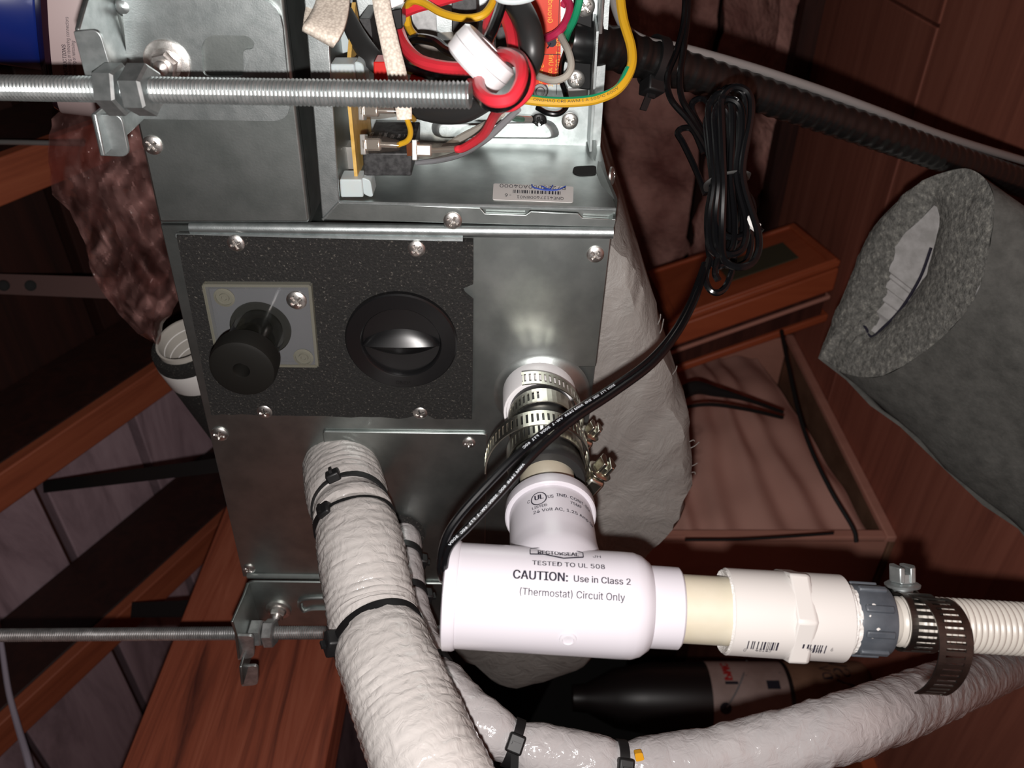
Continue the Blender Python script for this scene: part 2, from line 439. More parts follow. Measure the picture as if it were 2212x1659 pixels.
# ================================================================== SETTING
def AC(a, c, z): v = VV * a + N * c; return Vector((v.x, v.y, z))
def slab(mb, a0, a1, c0, c1, z0, z1): return mb.box(AC((a0 + a1) / 2, (c0 + c1) / 2, (z0 + z1) / 2), (VV, N, Vector((0, 0, 1))), ((a1 - a0) / 2, (c1 - c0) / 2, (z1 - z0) / 2))
fl = thing('floor', 'red-brown plywood sheets laid as attic floor', None, AC(0, -.4, 0), kind='structure')
for a0, a1, c0, c1 in ((-1.6, .224, -1.403, -1.016), (.228, 2.2, -1.403, -1.016), (-1.6, -.30, -1.012, -.402), (-.296, 2.2, -1.012, -.402), (-1.6, .9, -.398, .6), (.904, 2.2, -.398, .6)):
    part('plywood_sheet', slab(MB(), a0, a1, c0, c1, -.018, 0), 'plywood', fl, bevel=.0015)
part('subfloor', slab(MB(), -3, 3.5, -3.4, 1.2, -.20, -.16), 'old_wood', fl)
for c in (-1.425, -1.98, -2.46):
    part('floor_joist', slab(MB(), -2.5, 3, c - .019, c + .019, -.16, .03), 'old_wood', fl)

# pink insulation beyond the floor's edge
def lumpy(mb, o, ea, eb, ec, na, nb, amp, seed, rough=1.0):
    rows = []
    for i in range(na + 1):
        row = []
        for k in range(nb + 1):
            q = Vector((i / na * ea.length * 9, k / nb * eb.length * 9, seed))
            z = noise.fractal(q * rough, 1.0, 2.0, 5) * amp; ed = min(k, nb - k, 2) / 2
            row.append(o + ea * (i / na) + eb * (k / nb) + ec * (z + .6 * amp * ed) + eb.normalized() * noise.noise(q * 2.1 + Vector((5, 1, 2))) * amp * (1 - ed) * 1.2)
        rows.append(row)
    return mb.grid(rows)
Z = Vector((0, 0, 1))
def batt(c0, z0, c1, z1, seed, label):
    a0, a1 = -1.6, 1.9; mb = MB(); o = AC(a0, c0, z0); eb = AC(0, c1, z1) - AC(0, c0, z0); ea = VV * (a1 - a0); ec = ea.cross(eb).normalized()
    if ec.dot(N) + ec.z < 0: ec = -ec
    lumpy(mb, o, ea, eb, ec, 170, 18, .026, seed)
    mb.plate([o, o + ea, o + ea + eb, o + eb], -ec * .07)
    return solo('insulation_batt', mb, 'insulation', label, 'insulation', 'pink insulation beyond the plywood floor')
batt(-1.45, .02, -1.66, .085, 3.3, 'pink insulation batt lying just beyond the plywood floor edge')
batt(-1.70, .10, -1.76, .32, 8.1, 'pink insulation batt standing up beyond the floor, partly behind the black wire coil')
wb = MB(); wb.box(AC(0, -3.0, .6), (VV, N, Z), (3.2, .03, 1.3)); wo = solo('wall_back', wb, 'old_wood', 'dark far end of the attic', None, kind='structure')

# roof deck: planks along the ridge, carried by rafters
R0 = P(200, 1000, 1.1)
RP = Pl(R0 + WN * .135, WN)
VA = (RP(185, 942) - R0).dot(VV)
ce = thing('ceiling', 'grey roof deck of separate planks', None, R0, kind='structure')
for i in range(-14, 9):
    wv_ = .150 if i % 3 else .142
    o = R0 + RR * (i * .155) - WN * .012
    vb = VA - .0
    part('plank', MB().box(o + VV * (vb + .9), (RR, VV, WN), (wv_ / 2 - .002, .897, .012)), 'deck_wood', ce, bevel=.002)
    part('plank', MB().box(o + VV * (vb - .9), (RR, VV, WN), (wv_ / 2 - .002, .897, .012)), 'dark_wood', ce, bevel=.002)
part('roof_cover', MB().box(R0 - WN * .06 - RR * .4, (RR, VV, WN), (2.4, 3, .01)), 'old_wood', ce)
def rafter(px, py, label, half=.019):
    q = RP(px, py); q = q - RR * (q - R0).dot(RR)
    c = q - WN * .0665 - RR * .3
    t_ = thing('rafter', label, 'rafter', q, 'rafters under the plank roof deck')
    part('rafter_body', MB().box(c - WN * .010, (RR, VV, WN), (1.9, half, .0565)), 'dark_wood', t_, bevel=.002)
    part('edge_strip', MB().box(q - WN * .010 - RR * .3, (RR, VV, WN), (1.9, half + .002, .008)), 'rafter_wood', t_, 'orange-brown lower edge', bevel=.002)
    return t_
rafter(185, 942, 'orange-brown rafter running behind the insulated pipe stub, planed red along its lower edge')
rafter(180, 1437, 'rafter crossing behind the thinner-looking far threaded rod')
rafter(50, 378, 'rafter end showing behind the crumpled plastic bag')
# red joist behind the far rod
JP = Pl(P(500, 1400, .72), -VV)
jl, jr = JP(375, 1375), JP(728, 1520)
uc = ((jl - jr).dot(U) * .5); jc = JP(550, 1400)
jm = jr + U * ((jl - jr).dot(U) / 2); jm = jm + N * ((jc - jm).dot(N))
solo('joist', MB().box(jm + VV * .019 + N * .25, (U, N, VV), (abs(uc), 1.1, .019)), 'red_joist', 'broad red-stained wooden joist behind the far threaded rod', 'joist', bevel=.002)

# ================================================================== AIR HANDLER
E0 = P(1106, 490, .40)
EP = Pl(E0, N)                       # end panel plane
ah = thing('air_handler', 'galvanized steel air handler hung on threaded rods with its wiring compartment open', 'air handler', EP(800, 900))
# casing behind the panel
part('casing', MB().plate(EP.poly([(352, 500), (1318, 512), (1232, 1244), (526, 1244)], -.004), -N * .45), 'galvanized', ah)
part('casing', MB().plate(EP.poly([(228, -40), (604, -40), (667, 490), (350, 490)], -.004), -N * .45), 'galvanized', ah)
# end panel with an opening for the drain
outer = EP.poly([(346, 486), (1322, 498), (1288, 792)])
outer += round_poly(EP.poly([(1288, 792), (1226, 794), (1240, 905), (1262, 910)]), [0, .004, .004, 0])[1:]
outer += EP.poly([(1232, 1246), (525, 1246)])
ang = [2 * PI * k / 36 for k in range(36)]
DC = EP(1166, 862)
part('end_panel', MB().plate(outer, N * -.003), 'galvanized', ah, bevel=.0006)
mb = MB(); a, b = EP(412, 491, .0005), EP(1324, 502, .0005); mb.tube([a, a.lerp(b, .5), b], .0032, 16, 4)
part('lip', mb, 'galvanized_bright', ah)
mb = MB(); a, b = EP(382, 509, .003), EP(1000, 517, .003); mb.tube([a, b], .0016, 10, 4); part('trim_bead', mb, 'galvanized_bright', ah)
# folded cover at the top corner
part('cover_plate', MB().plate(round_poly(EP.poly([(226, -50), (606, -50), (668, 481), (344, 481)], .004), .002), -N * .006), 'galvanized', ah, bevel=.0012)
# refrigerant plate
part('pipe_plate', MB().plate(round_poly(EP.poly([(696, 932), (1053, 937), (1046, 1291), (748, 1291)], .0018), [.002, .003, .002, .002]), -N * .0018), 'galvanized', ah, bevel=.0005)
mb = MB(); a, b = EP(535, 1243, .0), EP(745, 1246, .0); mb.tube([a, b], .0022, 10, 3); part('lip', mb, 'galvanized', ah)
part('raised_boss', MB().lathe(EP(1170, 850), N, [(.0275 - .001 * i, .0050 * (.5 - .5 * math.cos(PI * i / 10))) for i in range(11)], 64, caps=False), 'galvanized', ah)

# screws
for i, (x, y, r, off) in enumerate([(510, 525, 19, .005), (900, 537, 19, .005), (1286, 549, 19, 0), (978, 476, 20, .004), (475, 937, 18, 0), (1013, 956, 14, .0018), (572, 888, 17, .004), (908, 891, 16, .004), (330, 313, 21, .004), (538, 1228, 13, 0)]):
    c = EP(x, y, off); part('screw', screw_mb(c, N, r * (c - CAM).dot(Vector((0, 1, 0))) / F, twist=.35 + i * .23), 'steel_screw', ah)

# foam pad with a cut-out under the clear port and a torn notch
jag = lambda pts, k=3.0: [(x + random.uniform(-k, k), y + random.uniform(-k, k)) for x, y in pts]
low = [(1020 - i * 20, 907 - i * .45) for i in range(28)]
low = [(x, y - (9 if 885 < x < 930 else 0)) for x, y in low]
fo = [(381, 508), (600, 513), (900, 520), (1022, 523), (1022, 614), (996, 625), (1004, 640), (1022, 655), (1021, 800)] + jag(low, 1.6) + [(457, 897), (430, 760), (402, 620)]
hole = [(452, 624), (665, 626), (679, 781), (482, 779)]
fpd = part('foam_pad', MB().plate(EP.poly(fo, .0048), -N * .0046, [EP.poly(hole, .0048)]), 'black_foam', ah, 'black foam pad torn at one edge')
# clear port: plate, bosses, tube
cp = thing_p = part('port_plate', MB().plate(round_poly(EP.poly([(441, 614), (670, 615), (686, 788), (475, 786)], .0078), .0015), -N * .003), 'clear_plastic', ah, 'clear plastic square plate')
for e in (((441, 614), (670, 615)), ((670, 615), (686, 788)), ((475, 786), (686, 788)), ((441, 614), (475, 786))):
    a, b = EP(*e[0], .0064), EP(*e[1], .0064); d = (b - a).normalized(); s = d.cross(N)
    part('plate_edge', MB().box((a + b) / 2, (d, s, N), ((b - a).length / 2, .0008, .0015)), 'clear_edge', cp)
for x, y in ((485, 642), (656, 771)):
    c = EP(x, y, .0078); part('boss', MB().lathe(c, N, [(.0052, 0), (.0054, .0006), (.0042, .0010), (.0042, .0002), (.0026, .0002), (.0024, .0012), (.0014, .0012), (.0012, .0004), (0, .0004)], 28), 'clear_edge', cp)
c = EP(641, 648, .0078); part('screw', screw_mb(c, N, .0052, twist=.6), 'steel_screw', cp)
T0 = EP(564, 708, .0078)
part('port_tube', MB().lathe(T0, N, [(.0158, 0), (.0158, .0015), (.0134, .0015), (.0130, .024), (.0112, .024), (.0112, 0)], 40, caps=False), 'clear_tube', cp, 'clear plastic tube')
T1 = T0 + N * .0255
pg = part('rubber_plug', MB().lathe(T1, N, [(.0100, -.014), (.0100, .0), (.0148, .0), (.0160, .0012), (.0164, .0095), (.0156, .0122), (.0140, .0130), (.0042, .0132), (.0038, .0122), (.0036, .004), (0, .004)], 48), 'plug_rubber', ah, 'round black rubber plug with a hole in its middle')
part('plug_stem', MB().lathe(T0, N, [(.0062, -.002), (.0062, .006), (.0052, .010), (.0052, .016)], 24), 'black_plastic', cp, 'black stem inside the tube')
# round drain cap
K0 = EP(868, 733, .0046)
dc = part('drain_cap', MB().lathe(K0, N, [(.0296, -.003), (.0298, .0030), (.0290, .0038), (.0216, .0042), (.0210, .0036), (.0204, .0012), (0, .0008)], 56), 'black_plastic', ah, 'round black plastic cap with a finger grip')
rows = []
for i in range(25):
    t = -1 + 2 * i / 24; wv2 = .0086 * math.sqrt(max(0, 1 - t * t)) * (1 - .25 * t * t) + 1e-5; row = []
    for k in range(9):
        q = -1 + k / 4; row.append(K0 + U * t * .0203 - VV * (q * wv2 - .001) + N * (.0060 * (1 - abs(q)) ** .8 * (1 - .25 * t * t) + .0006))
    rows.append(row)
part('grip', MB().grid(rows), 'black_plastic', dc)
g = MB()
def ringtxt(txt, a0, r0, flip):
    def fn(x, y):
        a = a0 + (x / r0) * flip; rr = r0 + y * flip; return K0 + (U * math.cos(a) - VV * math.sin(a)) * rr + N * .00425
    return fn
text_map(g, 'OPEN', .0042, ringtxt('OPEN', math.radians(-92), .0248, 1), align='CENTER')
part('raised_letters', g, 'plug_rubber', dc, 'faint raised letters on the rim')

# ---------------------------------------------------------------- hanger brackets
def washer_bolt(px, py, off, rw, parent, plane):
    c = plane(px, py, off)
    wo = part('washer', MB().lathe(c, N, [(rw, 0), (rw, .0012), (rw * .93, .0016), (rw * .4, .0016)], 36), 'steel_screw', parent)
    b = hex_mb(c + N * .0042, N, rw * 1.02, .005, .2); b.lathe(c, N, [(rw * .66, .0016), (rw * .66, .0024), (rw * .5, .0032)], 28)
    b.lathe(c + N * .0066, N, [(rw * .33, 0), (rw * .33, .0018), (rw * .2, .0030), (0, .0034)], 20)
    part('hex_bolt', b, 'steel_screw', parent)
hb = part('hanger_bracket', MB().plate(round_poly(EP.poly([(262, -3), (604, -3), (630, 262), (286, 257)], .0064), [0, .011, .009, .003]), -N * .0022,
     [round_poly(EP.poly([(438, 158), (434, 96), (452, 76), (536, 77), (551, 92), (546, 107), (525, 107), (527, 166), (450, 166)], .0064), .0028)]), 'galvanized_bright', ah, 'galvanized hanger bracket with hook-shaped slot', bevel=.0008)
Q = .038
i0, i1 = EP(268, -60, .0064), EP(286, 257, .0064)
ou = i0.dot(U)
def onflange(px, py, uu):           # point of the flange plane (perpendicular to U) seen at a pixel
    r = P(px, py, 1) - CAM; return CAM + r * ((uu - CAM.dot(U)) / r.dot(U))
f0, f1 = EP(266, 30, .005), EP(284, 257, .005); uu = (f0.dot(U) + f1.dot(U)) / 2
fix = lambda p: p + U * (uu - p.dot(U))
t0, t1, t2, t3 = [onflange(x, y, uu) for x, y in ((160, 62), (182, 160), (196, 246), (216, 338))]
part('flange', MB().plate([fix(EP(262, -60, .005)), fix(EP(262, -60, .005)) + N * .012, t0, t1, t1 - N * .014, t2 - N * .014, t2, t3, fix(f1)], U * .002), 'galvanized_bright', hb, bevel=.0006)
for quad in ([(158, 68), (214, 62), (243, 160), (184, 167)], [(196, 248), (262, 247), (280, 340), (216, 337)]):
    pl_ = Pl(t1, N); pts = round_poly(pl_.poly(quad), [.0005, .004, .004, .0005])
    part('tab', MB().plate(pts, -N * .002), 'zinc', hb, bevel=.0006)
washer_bolt(362, 136, .0064, .0098, hb, EP)
mb = MB(); c = EP(258, 20, .010); mb.lathe(c, N, [(.005, -.008), (.0042, -.005), (.0025, -.0035), (0, -.003)], 20); part('dimple', mb, 'galvanized_bright', hb)
# lower bracket
hl = part('hanger_bracket', MB().plate(round_poly(EP.poly([(531, 1256), (1060, 1262), (1060, 1350), (1040, 1358), (560, 1352), (536, 1345)], .004), [.006, 0, 0, 0, .004, .003]), -N * .002), 'galvanized', ah, 'galvanized hanger bracket behind the white pipes', bevel=.0008)
g0 = EP(532, 1258, .004); uu2 = g0.dot(U)
q = [onflange(x, y, uu2) for x, y in ((507, 1372), (513, 1424), (516, 1440), (520, 1480))]
fx2 = lambda p: p + U * (uu2 - p.dot(U))
part('flange', MB().plate([fx2(g0), fx2(g0) + N * .010, q[0] - VV * .014, q[0], q[1], q[1] - N * .008, q[2] - N * .008, q[2], q[3], q[3] - N * .006, fx2(EP(534, 1350, .004))], U * .0018), 'galvanized', hl, bevel=.0005)
for quad in ([(507, 1374), (548, 1374), (549, 1421), (514, 1426)], [(517, 1441), (557, 1438), (557, 1480), (522, 1483)]):
    pts = round_poly(Pl(q[0], N).poly(quad), [.0004, .004, .004, .0004]); part('tab', MB().plate(pts, -N * .002), 'zinc_dark', hl, bevel=.0006)
mb = MB(); pts = [EP(*p, .0046) for p in ((760, 1316), (680, 1315), (657, 1320), (648, 1306), (662, 1293), (760, 1291))]; mb.tube(pts, .0018, 10, 6); part('slot_rim', mb, 'galvanized', hl)
washer_bolt(602, 1316, .004, .0088, hl, EP)

# ---------------------------------------------------------------- wiring compartment
BK = -.086
cb = part('control_box', MB().plate(EP.poly([(652, -60), (701, -60), (733, 436), (696, 474)], .0015), -N * .002), 'galvanized_bright', ah, 'open metal compartment full of wires', bevel=.0005)
lipq = [(733, 436), (1038, 449), (1048, 461), (1135, 464), (1146, 456), (1250, 461), (1258, 470), (1332, 474), (1328, 492), (696, 475)]
part('front_lip', MB().plate(EP.poly(lipq, .0015), -N * .002), 'galvanized', cb, bevel=.0005)
part('lip_backing', MB().plate(EP.poly([(733, 439), (1330, 455), (1326, 490), (698, 473)], -.001), -N * .0015), 'galvanized', cb)
a, b = EP(733, 437, .001), EP(1330, 452, .001)
b = a + (b - a).dot(U) * U + VV * ((b - a).dot(VV))
TRW = Pl(a, (b - a).cross(N)); 
if TRW.n.dot(CAM - a) < 0: TRW = Pl(a, -TRW.n)
part('tray_wall', MB().plate([a, b, b + N * BK, a + N * BK], -TRW.n * .0015), 'galvanized', cb)
part('fold_edge', MB().tube([a, a.lerp(b, .5), b], .0009, 8, 3), 'galvanized_bright', cb)
part('mitre_seam', MB().tube([EP(733, 436, .0015), EP(697, 474, .0015)], .0007, 8, 2), 'galvanized_bright', cb)
bk0 = a + N * BK; BP = Pl(bk0, N)
br = b + N * BK
part('back_wall', MB().plate([bk0, br, br - VV * .35, bk0 - VV * .35], -N * .002), 'galvanized_inner', cb)
part('side_wall', MB().plate([a, bk0, bk0 - VV * .35, a - VV * .35], -U * .002), 'galvanized', cb)
mb = MB(); pts = round_poly(BP.poly([(930, 262), (1196, 258), (1214, 298), (935, 296)]), .006); cen = sum(pts, Vector()) / len(pts)
n0 = len(pts); mb.add(pts + [cen + (p - cen) * .9 + N * .0035 for p in pts], [(i, (i + 1) % n0, n0 + (i + 1) % n0, n0 + i) for i in range(n0)] + [tuple(range(n0, 2 * n0))]); part('pressed_ridge', mb, 'galvanized_inner', cb, bevel=.001)
# right edge flanges
e = BP(1272, 300); mb = MB().plate([e, e + N * .020, e + N * .020 - VV * .062, e - VV * .066], -U * .0012); part('edge_flange', mb, 'galvanized_bright', cb)
e = BP(1292, 60); mb = MB().plate([e, e + N * .012, e + N * .012 - VV * .05, e - VV * .05], -U * .0012); mb.tube([e + N * .012, e + N * .012 - VV * .05], .0012, 8, 2); part('edge_flange', mb, 'galvanized_bright', cb)
part('corner_tab', MB().plate(round_poly([TRW(1271, 330), TRW(1285, 352), P(1291, 330, .455), P(1285, 296, .462), BP(1270, 306)], .002), -U * .0012), 'galvanized', cb)
slot = round_poly(TRW.poly([(1236, 372), (1240, 359), (1288, 357), (1288, 377), (1250, 379)], .0004), .003); part('slot', MB().plate(slot, -TRW.n * .0002), 'cap_gap', cb, 'dark slot cut in the tray')
sd = round_poly([P(1298, 345, .432), P(1334, 430, .403), P(1330, 476, .394), P(1308, 470, .40), P(1293, 380, .43)], .002); part('side_ear', MB().plate(sd, -U * .0015), 'galvanized', cb)
c = P(1320, 380, .424); part('screw', screw_mb(c, (U + N * .3 - VV * .1), .0048, twist=.2), 'steel_screw', cb)
for x, y, r, mt_, lb in ((1244, 171, 19, 'steel_screw', None), (1231, 261, 18, 'steel_screw', None), (1264, 14, 21, 'steel_screw', None), (1164, 261, 17, 'screw_black', 'black screw')):
    c = BP(x, y, .002 if y > 200 else .006); part('screw', screw_mb(c, N, r * (c.y) / F, twist=x * .1), mt_, cb, lb)
part('rivet', MB().lathe(BP(1167, 196), N, [(.0045, 0), (.0038, .001), (.0026, .001), (.0022, .002), (0, .0021)], 24), 'zinc_dark', cb)
# red label
rl = part('warning_label', MB().plate(BP.poly([(1128, -50), (1211, -50), (1211, 182), (1128, 184)], .0006), -N * .0005), 'red_label', cb, 'red label with yellow lettering')
def planemap(pl_, px, py, ex, ey, lift=.0008):
    o = pl_(px, py, lift); return lambda x, y: o + ex * x + ey * y
g = MB()
for t_, x, y, s in (('Ground', 1183, 50, .0050), ('Indoor Unit', 1184, 188, .0050), ('208/230-1-60', 1199, 184, .0050), ('Power Supply', 1164, 188, .0048)):
    text_map(g, t_, s, planemap(BP, x, y, -VV, U), sx=.92)
part('printed_text', g, 'ink_yellow', rl, 'yellow print')
g = MB(); o = BP(1190, 92, .0009)
rects(g, planemap(BP, 1157, 79.5, U, -VV, .0009), [(0, 0, .0135, .0003), (0, -.0090, .0135, -.0087), (.0118, -.03, .0121, .04)])
g.lathe(BP(1192, 91, .0009), N, [(.0026, 0), (.0026, .0001)], 10); g.tube([BP(1190, 93, .001), BP(1185, 101, .001), BP(1182, 104, .001)], .0004, 6, 3)
part('printed_symbol', g, 'ink', rl, 'black symbol and rules')
# sticker on the tray
sq = TRW.poly([(1066, 396), (1239, 403), (1238, 437), (1064, 431)], .0004); st = part('sticker', MB().plate(round_poly(sq, .0015), -TRW.n * .0003), 'sticker', cb, 'white part-number sticker')
g = MB(); L_ = (sq[0] - sq[1]).length; H_ = (sq[2] - sq[1]).length
sf = lambda x, y: sq[1].lerp(sq[0], x / L_).lerp(sq[2].lerp(sq[3], x / L_), y / H_) + TRW.n * .0004
def stt(txt, x0, y0, w_, h_):
    v, f = text_geo(txt, 1.0); xs = [a for a, b in v]; ys = [b for a, b in v]
    text_map(g, txt, 1.0, lambda x, y: sf(L_ * (x0 + w_ * (x - min(xs)) / (max(xs) - min(xs))), H_ * (y0 + h_ * (y - min(ys)) / (max(ys) - min(ys)))))
stt('P7223000A04000', .10, .07, .82, .22); stt('QNE41274008N01', .12, .74, .58, .18); stt('-6', .77, .66, .08, .2)
x = L_ * .16
while x < L_ * .75:
    ww = random.choice((.0003, .0006, .0009)); rects(g, sf, [(x, H_ * .40, x + ww, H_ * .60)]); x += ww + random.choice((.0004, .0007))
part('printed_text', g, 'ink', st, 'black print and barcode')
g = MB(); g.tube([sf(L_ * .1, H_ * .05), sf(L_ * .2, H_ * .3), sf(L_ * .36, H_ * .34), sf(L_ * .5, H_ * .2), sf(L_ * .52, H_ * .03)], .00035, 6, 6); g.tube([sf(L_ * .26, H_ * .02), sf(L_ * .3, H_ * .28), sf(L_ * .4, H_ * .1)], .00035, 6, 6); part('stamp', g, 'ink_blue', st, 'blue pen loop')
# circuit board, relay, standoffs
PB = Pl(P(768, 330, .372), U)
pbp = [P(757, 215, .366), P(773, 386, .392)]
uB = P(764, 300, .375).dot(U)
def at_u(px, py, d, uu): p = P(px, py, d); return p + U * (uu - p.dot(U))
b0, b1 = onflange(757, 60, uB), onflange(772, 386, uB)
pb = part('circuit_board', MB().plate([EP(757, 216, -.006), EP(773, 386, -.006), EP(773, 386, -.006) - N * .05, EP(757, 216, -.006) - N * .05], -U * .0016), 'circuit_board', cb, 'tan circuit board seen edge-on')
part('circuit_board', MB().plate([EP(757, 140, -.01), EP(757, 140, -.01) - VV * .02 - N * .03, EP(757, 140, -.01) - N * .04], -U * .0018), 'circuit_board', cb)
rc = [EP(783, 331, -.008), EP(889, 331, -.008), EP(889, 380, -.008), EP(786, 380, -.008)]
ry = part('relay', MB().plate(rc, -N * .045), 'relay_black', cb, 'black relay block', bevel=.0006)
rtp = Pl(rc[0], -VV); g = MB()
for t_, x, y, s in (('SIVR1P', 795, 328, .0036), ('250VAC', 815, 328, .0030), ('120VAC', 827, 328, .0030), ('17/4', 843, 328, .0034), ('CHINA', 858, 328, .0026), ('Z2', 872, 326, .0048)):
    text_map(g, t_, s, planemap(rtp, x, y - 30, -N, U, .0003), sx=.9)
part('printed_text', g, 'ink_white', ry, 'pale print on the relay')
def nylon_clip(quad, hook, off, th):
    mb = MB().plate(round_poly(EP.poly(quad, off), .001), -N * th); o = part('standoff', mb, 'nylon', cb, 'milky nylon board clip', bevel=.0007)
    mb = MB().plate(round_poly(EP.poly(hook, off - .002), .0015), -N * th); part('clip_hook', mb, 'nylon', o, bevel=.0007)
nylon_clip([(733, 388), (781, 388), (785, 427), (736, 427)], [(781, 383), (800, 390), (806, 424), (800, 426), (785, 420)], -.002, .012)
nylon_clip([(712, 139), (765, 139), (769, 190), (716, 190)], [(765, 132), (784, 138), (792, 188), (769, 190)], -.002, .012)
part('terminal_cover', MB().plate(round_poly(EP.poly([(733, 318), (762, 318), (766, 382), (733, 384)], -.03), .001), -N * .01), 'tin', cb)
# dark components deep in the compartment
for quad, off, th, mt_ in (([(975, -30), (1030, -30), (1032, 72), (976, 70)], -.05, .03, 'relay_black'), ([(860, 92), (1000, 86), (1004, 175), (866, 180)], -.066, .018, 'heat_shrink'),
                       ([(845, 22), (868, 18), (870, 62), (848, 66)], -.01, .014, 'black_plastic'), ([(838, -10), (872, -12), (872, 8), (842, 20)], -.008, .012, 'white_plastic'),
                       ([(806, 134), (836, 134), (838, 182), (808, 182)], .006, .012, 'red_plastic'), ([(884, 168), (916, 168), (918, 192), (888, 192)], .004, .01, 'red_plastic'),
                       ([(775, 40), (800, 40), (810, 130), (780, 150)], -.05, .03, 'relay_black'), ([(1070, 60), (1098, 55), (1102, 110), (1072, 120)], -.06, .02, 'relay_black'),
                       ([(728, 60), (756, 60), (760, 110), (732, 118)], -.05, .02, 'nylon'), ([(1102, 70), (1128, 78), (1126, 130), (1106, 120)], -.05, .01, 'nylon'),
                       ([(1216, 195), (1270, 190), (1270, 222), (1220, 224)], -.082, .006, 'sticker')):
    part('connector_block', MB().plate(round_poly(EP.poly(quad, off), .0008), -N * th), mt_, cb, bevel=.0006)
g = MB(); g.box(BP(917, 30, .002), (U, VV, N), (.006, .05, .0015)); part('divider_strip', g, 'zinc_dark', cb)
# crimp terminals in clear sleeves
def terminal(p0, p1, p2, r):
    a, c_, e_ = P(*p0), P(*p1), P(*p2); d = (c_ - a).normalized(); n_ = (CAM - a); n_ = (n_ - d * n_.dot(d)).normalized(); s_ = d.cross(n_); m_ = a.lerp(c_, .55)
    t_ = part('crimp_terminal', MB().box(m_, (d, s_, n_), ((c_ - a).length * .42, r * .95, r * .55)), 'tin', cb, 'bright crimp terminal', bevel=.0009)
    part('barrel', MB().cyl(a.lerp(c_, .9), e_, r * .45, 14), 'tin', t_)
    part('collar', MB().box(a + d * .0010, (d, s_, n_), (.0012, r * 1.5, r * .9)), 'tin', t_, bevel=.0004)
    part('sleeve', MB().tube([a + d * .001, c_, e_ + d * .001], [r * 1.3, r * 1.25, r * .8], 16, 5, flat=.8), 'heat_shrink', t_, 'clear sleeve')
terminal((778, 238, .357), (820, 239, .356), (852, 240, .356), .0028)
terminal((782, 312, .362), (825, 312, .361), (858, 314, .361), .0029)
terminal((892, 324, .366), (935, 325, .366), (985, 322, .363), .0030)
part('terminal_blade', MB().box(P(893, 322, .366), (U, VV, N), (.003, .003, .0006)), 'copper', cb)
# black strap over the conduit
cs = part('conduit_clamp', MB().plate(round_poly(BP.poly([(1240, -10), (1282, -12), (1277, 196), (1232, 190)], .006), .002), -N * .004), 'black_plastic', cb, 'black conduit strap', bevel=.0008)
A0, A1 = P(1228, 84, .428), P(1288, 96, .432)
part('clamp_saddle', MB().lathe(A0, A1 - A0, [(.0112, 0), (.0116, .001), (.0116, (A1 - A0).length - .001), (.0112, (A1 - A0).length)], 28), 'black_plastic', cs)

# ---------------------------------------------------------------- wires (each its own thing)
def wire(name, pts, rpx, mat, label, cat='wire', group=None, seg=10, n=9, flat=None, **kw):
    ps = [P(*p) for p in pts]; rs = [rpx * p[2] / F for p in pts] if not hasattr(rpx, '__len__') else [q * p[2] / F for q, p in zip(rpx, pts)]
    return solo(name, MB().tube(ps, rs, seg, n, flat=flat, **kw), mat, label, cat, group)
GW = 'wires in the open compartment'
rows_ = [((690, -60, .345), (758, -60, .345)), ((688, -20, .340), (756, -18, .340)), ((680, 15, .334), (753, 22, .334)), ((668, 40, .328), (744, 60, .328)), ((657, 56, .325), (730, 88, .325)), ((655, 62, .328), (722, 98, .328)), ((654, 56, .333), (716, 92, .333)), ((657, 35, .337), (706, 62, .337)), ((662, 5, .342), (700, 25, .342)), ((668, -60, .350), (706, -60, .350))]
le = catmull([P(*a) for a, b in rows_], 5); ri = catmull([P(*b) for a, b in rows_], 5)
bs = solo('braided_sleeve', MB().grid([[a.lerp(b, k / 8) for k in range(9)] for a, b in zip(le, ri)]), 'braid', 'cream braided sleeve folded into a wide loop', 'sleeve', GW)
sm_ = bs.modifiers.new('thick', 'SOLIDIFY'); sm_.thickness = .0022; sm_.offset = 0
wire('braided_sleeve', [(818, -40, .335), (826, 20, .334), (841, 90, .334), (860, 170, .335), (871, 230, .338), (874, 258, .34)], [19, 19, 20, 21, 18, 16], 'braid', 'cream braided sleeve running straight behind the threaded rod end', 'sleeve', GW, 18, flat=.5)
wire('yellow_wire', [(872, 245, .341), (881, 262, .345), (887, 286, .352), (880, 304, .357), (860, 313, .361)], 6, 'yellow_wire', 'short yellow wire from the braided sleeve to the relay terminal', group=GW)
wire('yellow_wire', [(878, 246, .343), (888, 252, .35), (894, 258, .358)], 6, 'yellow_wire', 'stub of yellow wire beside the braided sleeve end', group=GW)
wire('black_sleeve', [(745, 25, .375), (772, 80, .37), (806, 128, .365), (838, 160, .37)], [17, 21, 22, 18], 'rubber', 'flat black sleeve slanting behind the two cream sleeves', 'sleeve', GW, 14, flat=.6)
wire('red_wire', [(858, 60, .37), (875, 100, .36), (905, 130, .35), (950, 144, .342), (1000, 149, .335), (1040, 150, .325)], 14, 'red_wire', 'thick red wire curving under the cream sleeve into the white ring', group=GW)
wire('black_wire', [(850, 130, .366), (890, 150, .36), (940, 162, .352), (1000, 164, .345), (1050, 160, .335)], 13, 'black_wire', 'thick black wire beneath the red wire into the white ring', group=GW)
wire('red_wire', [(866, 28, .372), (900, 14, .367), (945, 2, .364), (1000, -14, .36)], 13, 'red_wire', 'red wire leaving the black connector along the top edge', group=GW)
wire('yellow_wire', [(880, 52, .376), (878, 22, .37), (890, 2, .363), (915, 6, .36), (955, 28, .355), (1000, 39, .35), (1040, 34, .348), (1062, 10, .35), (1070, -20, .352)], 8.5, 'yellow_wire', 'yellow wire sagging over the black terminal block', group=GW)
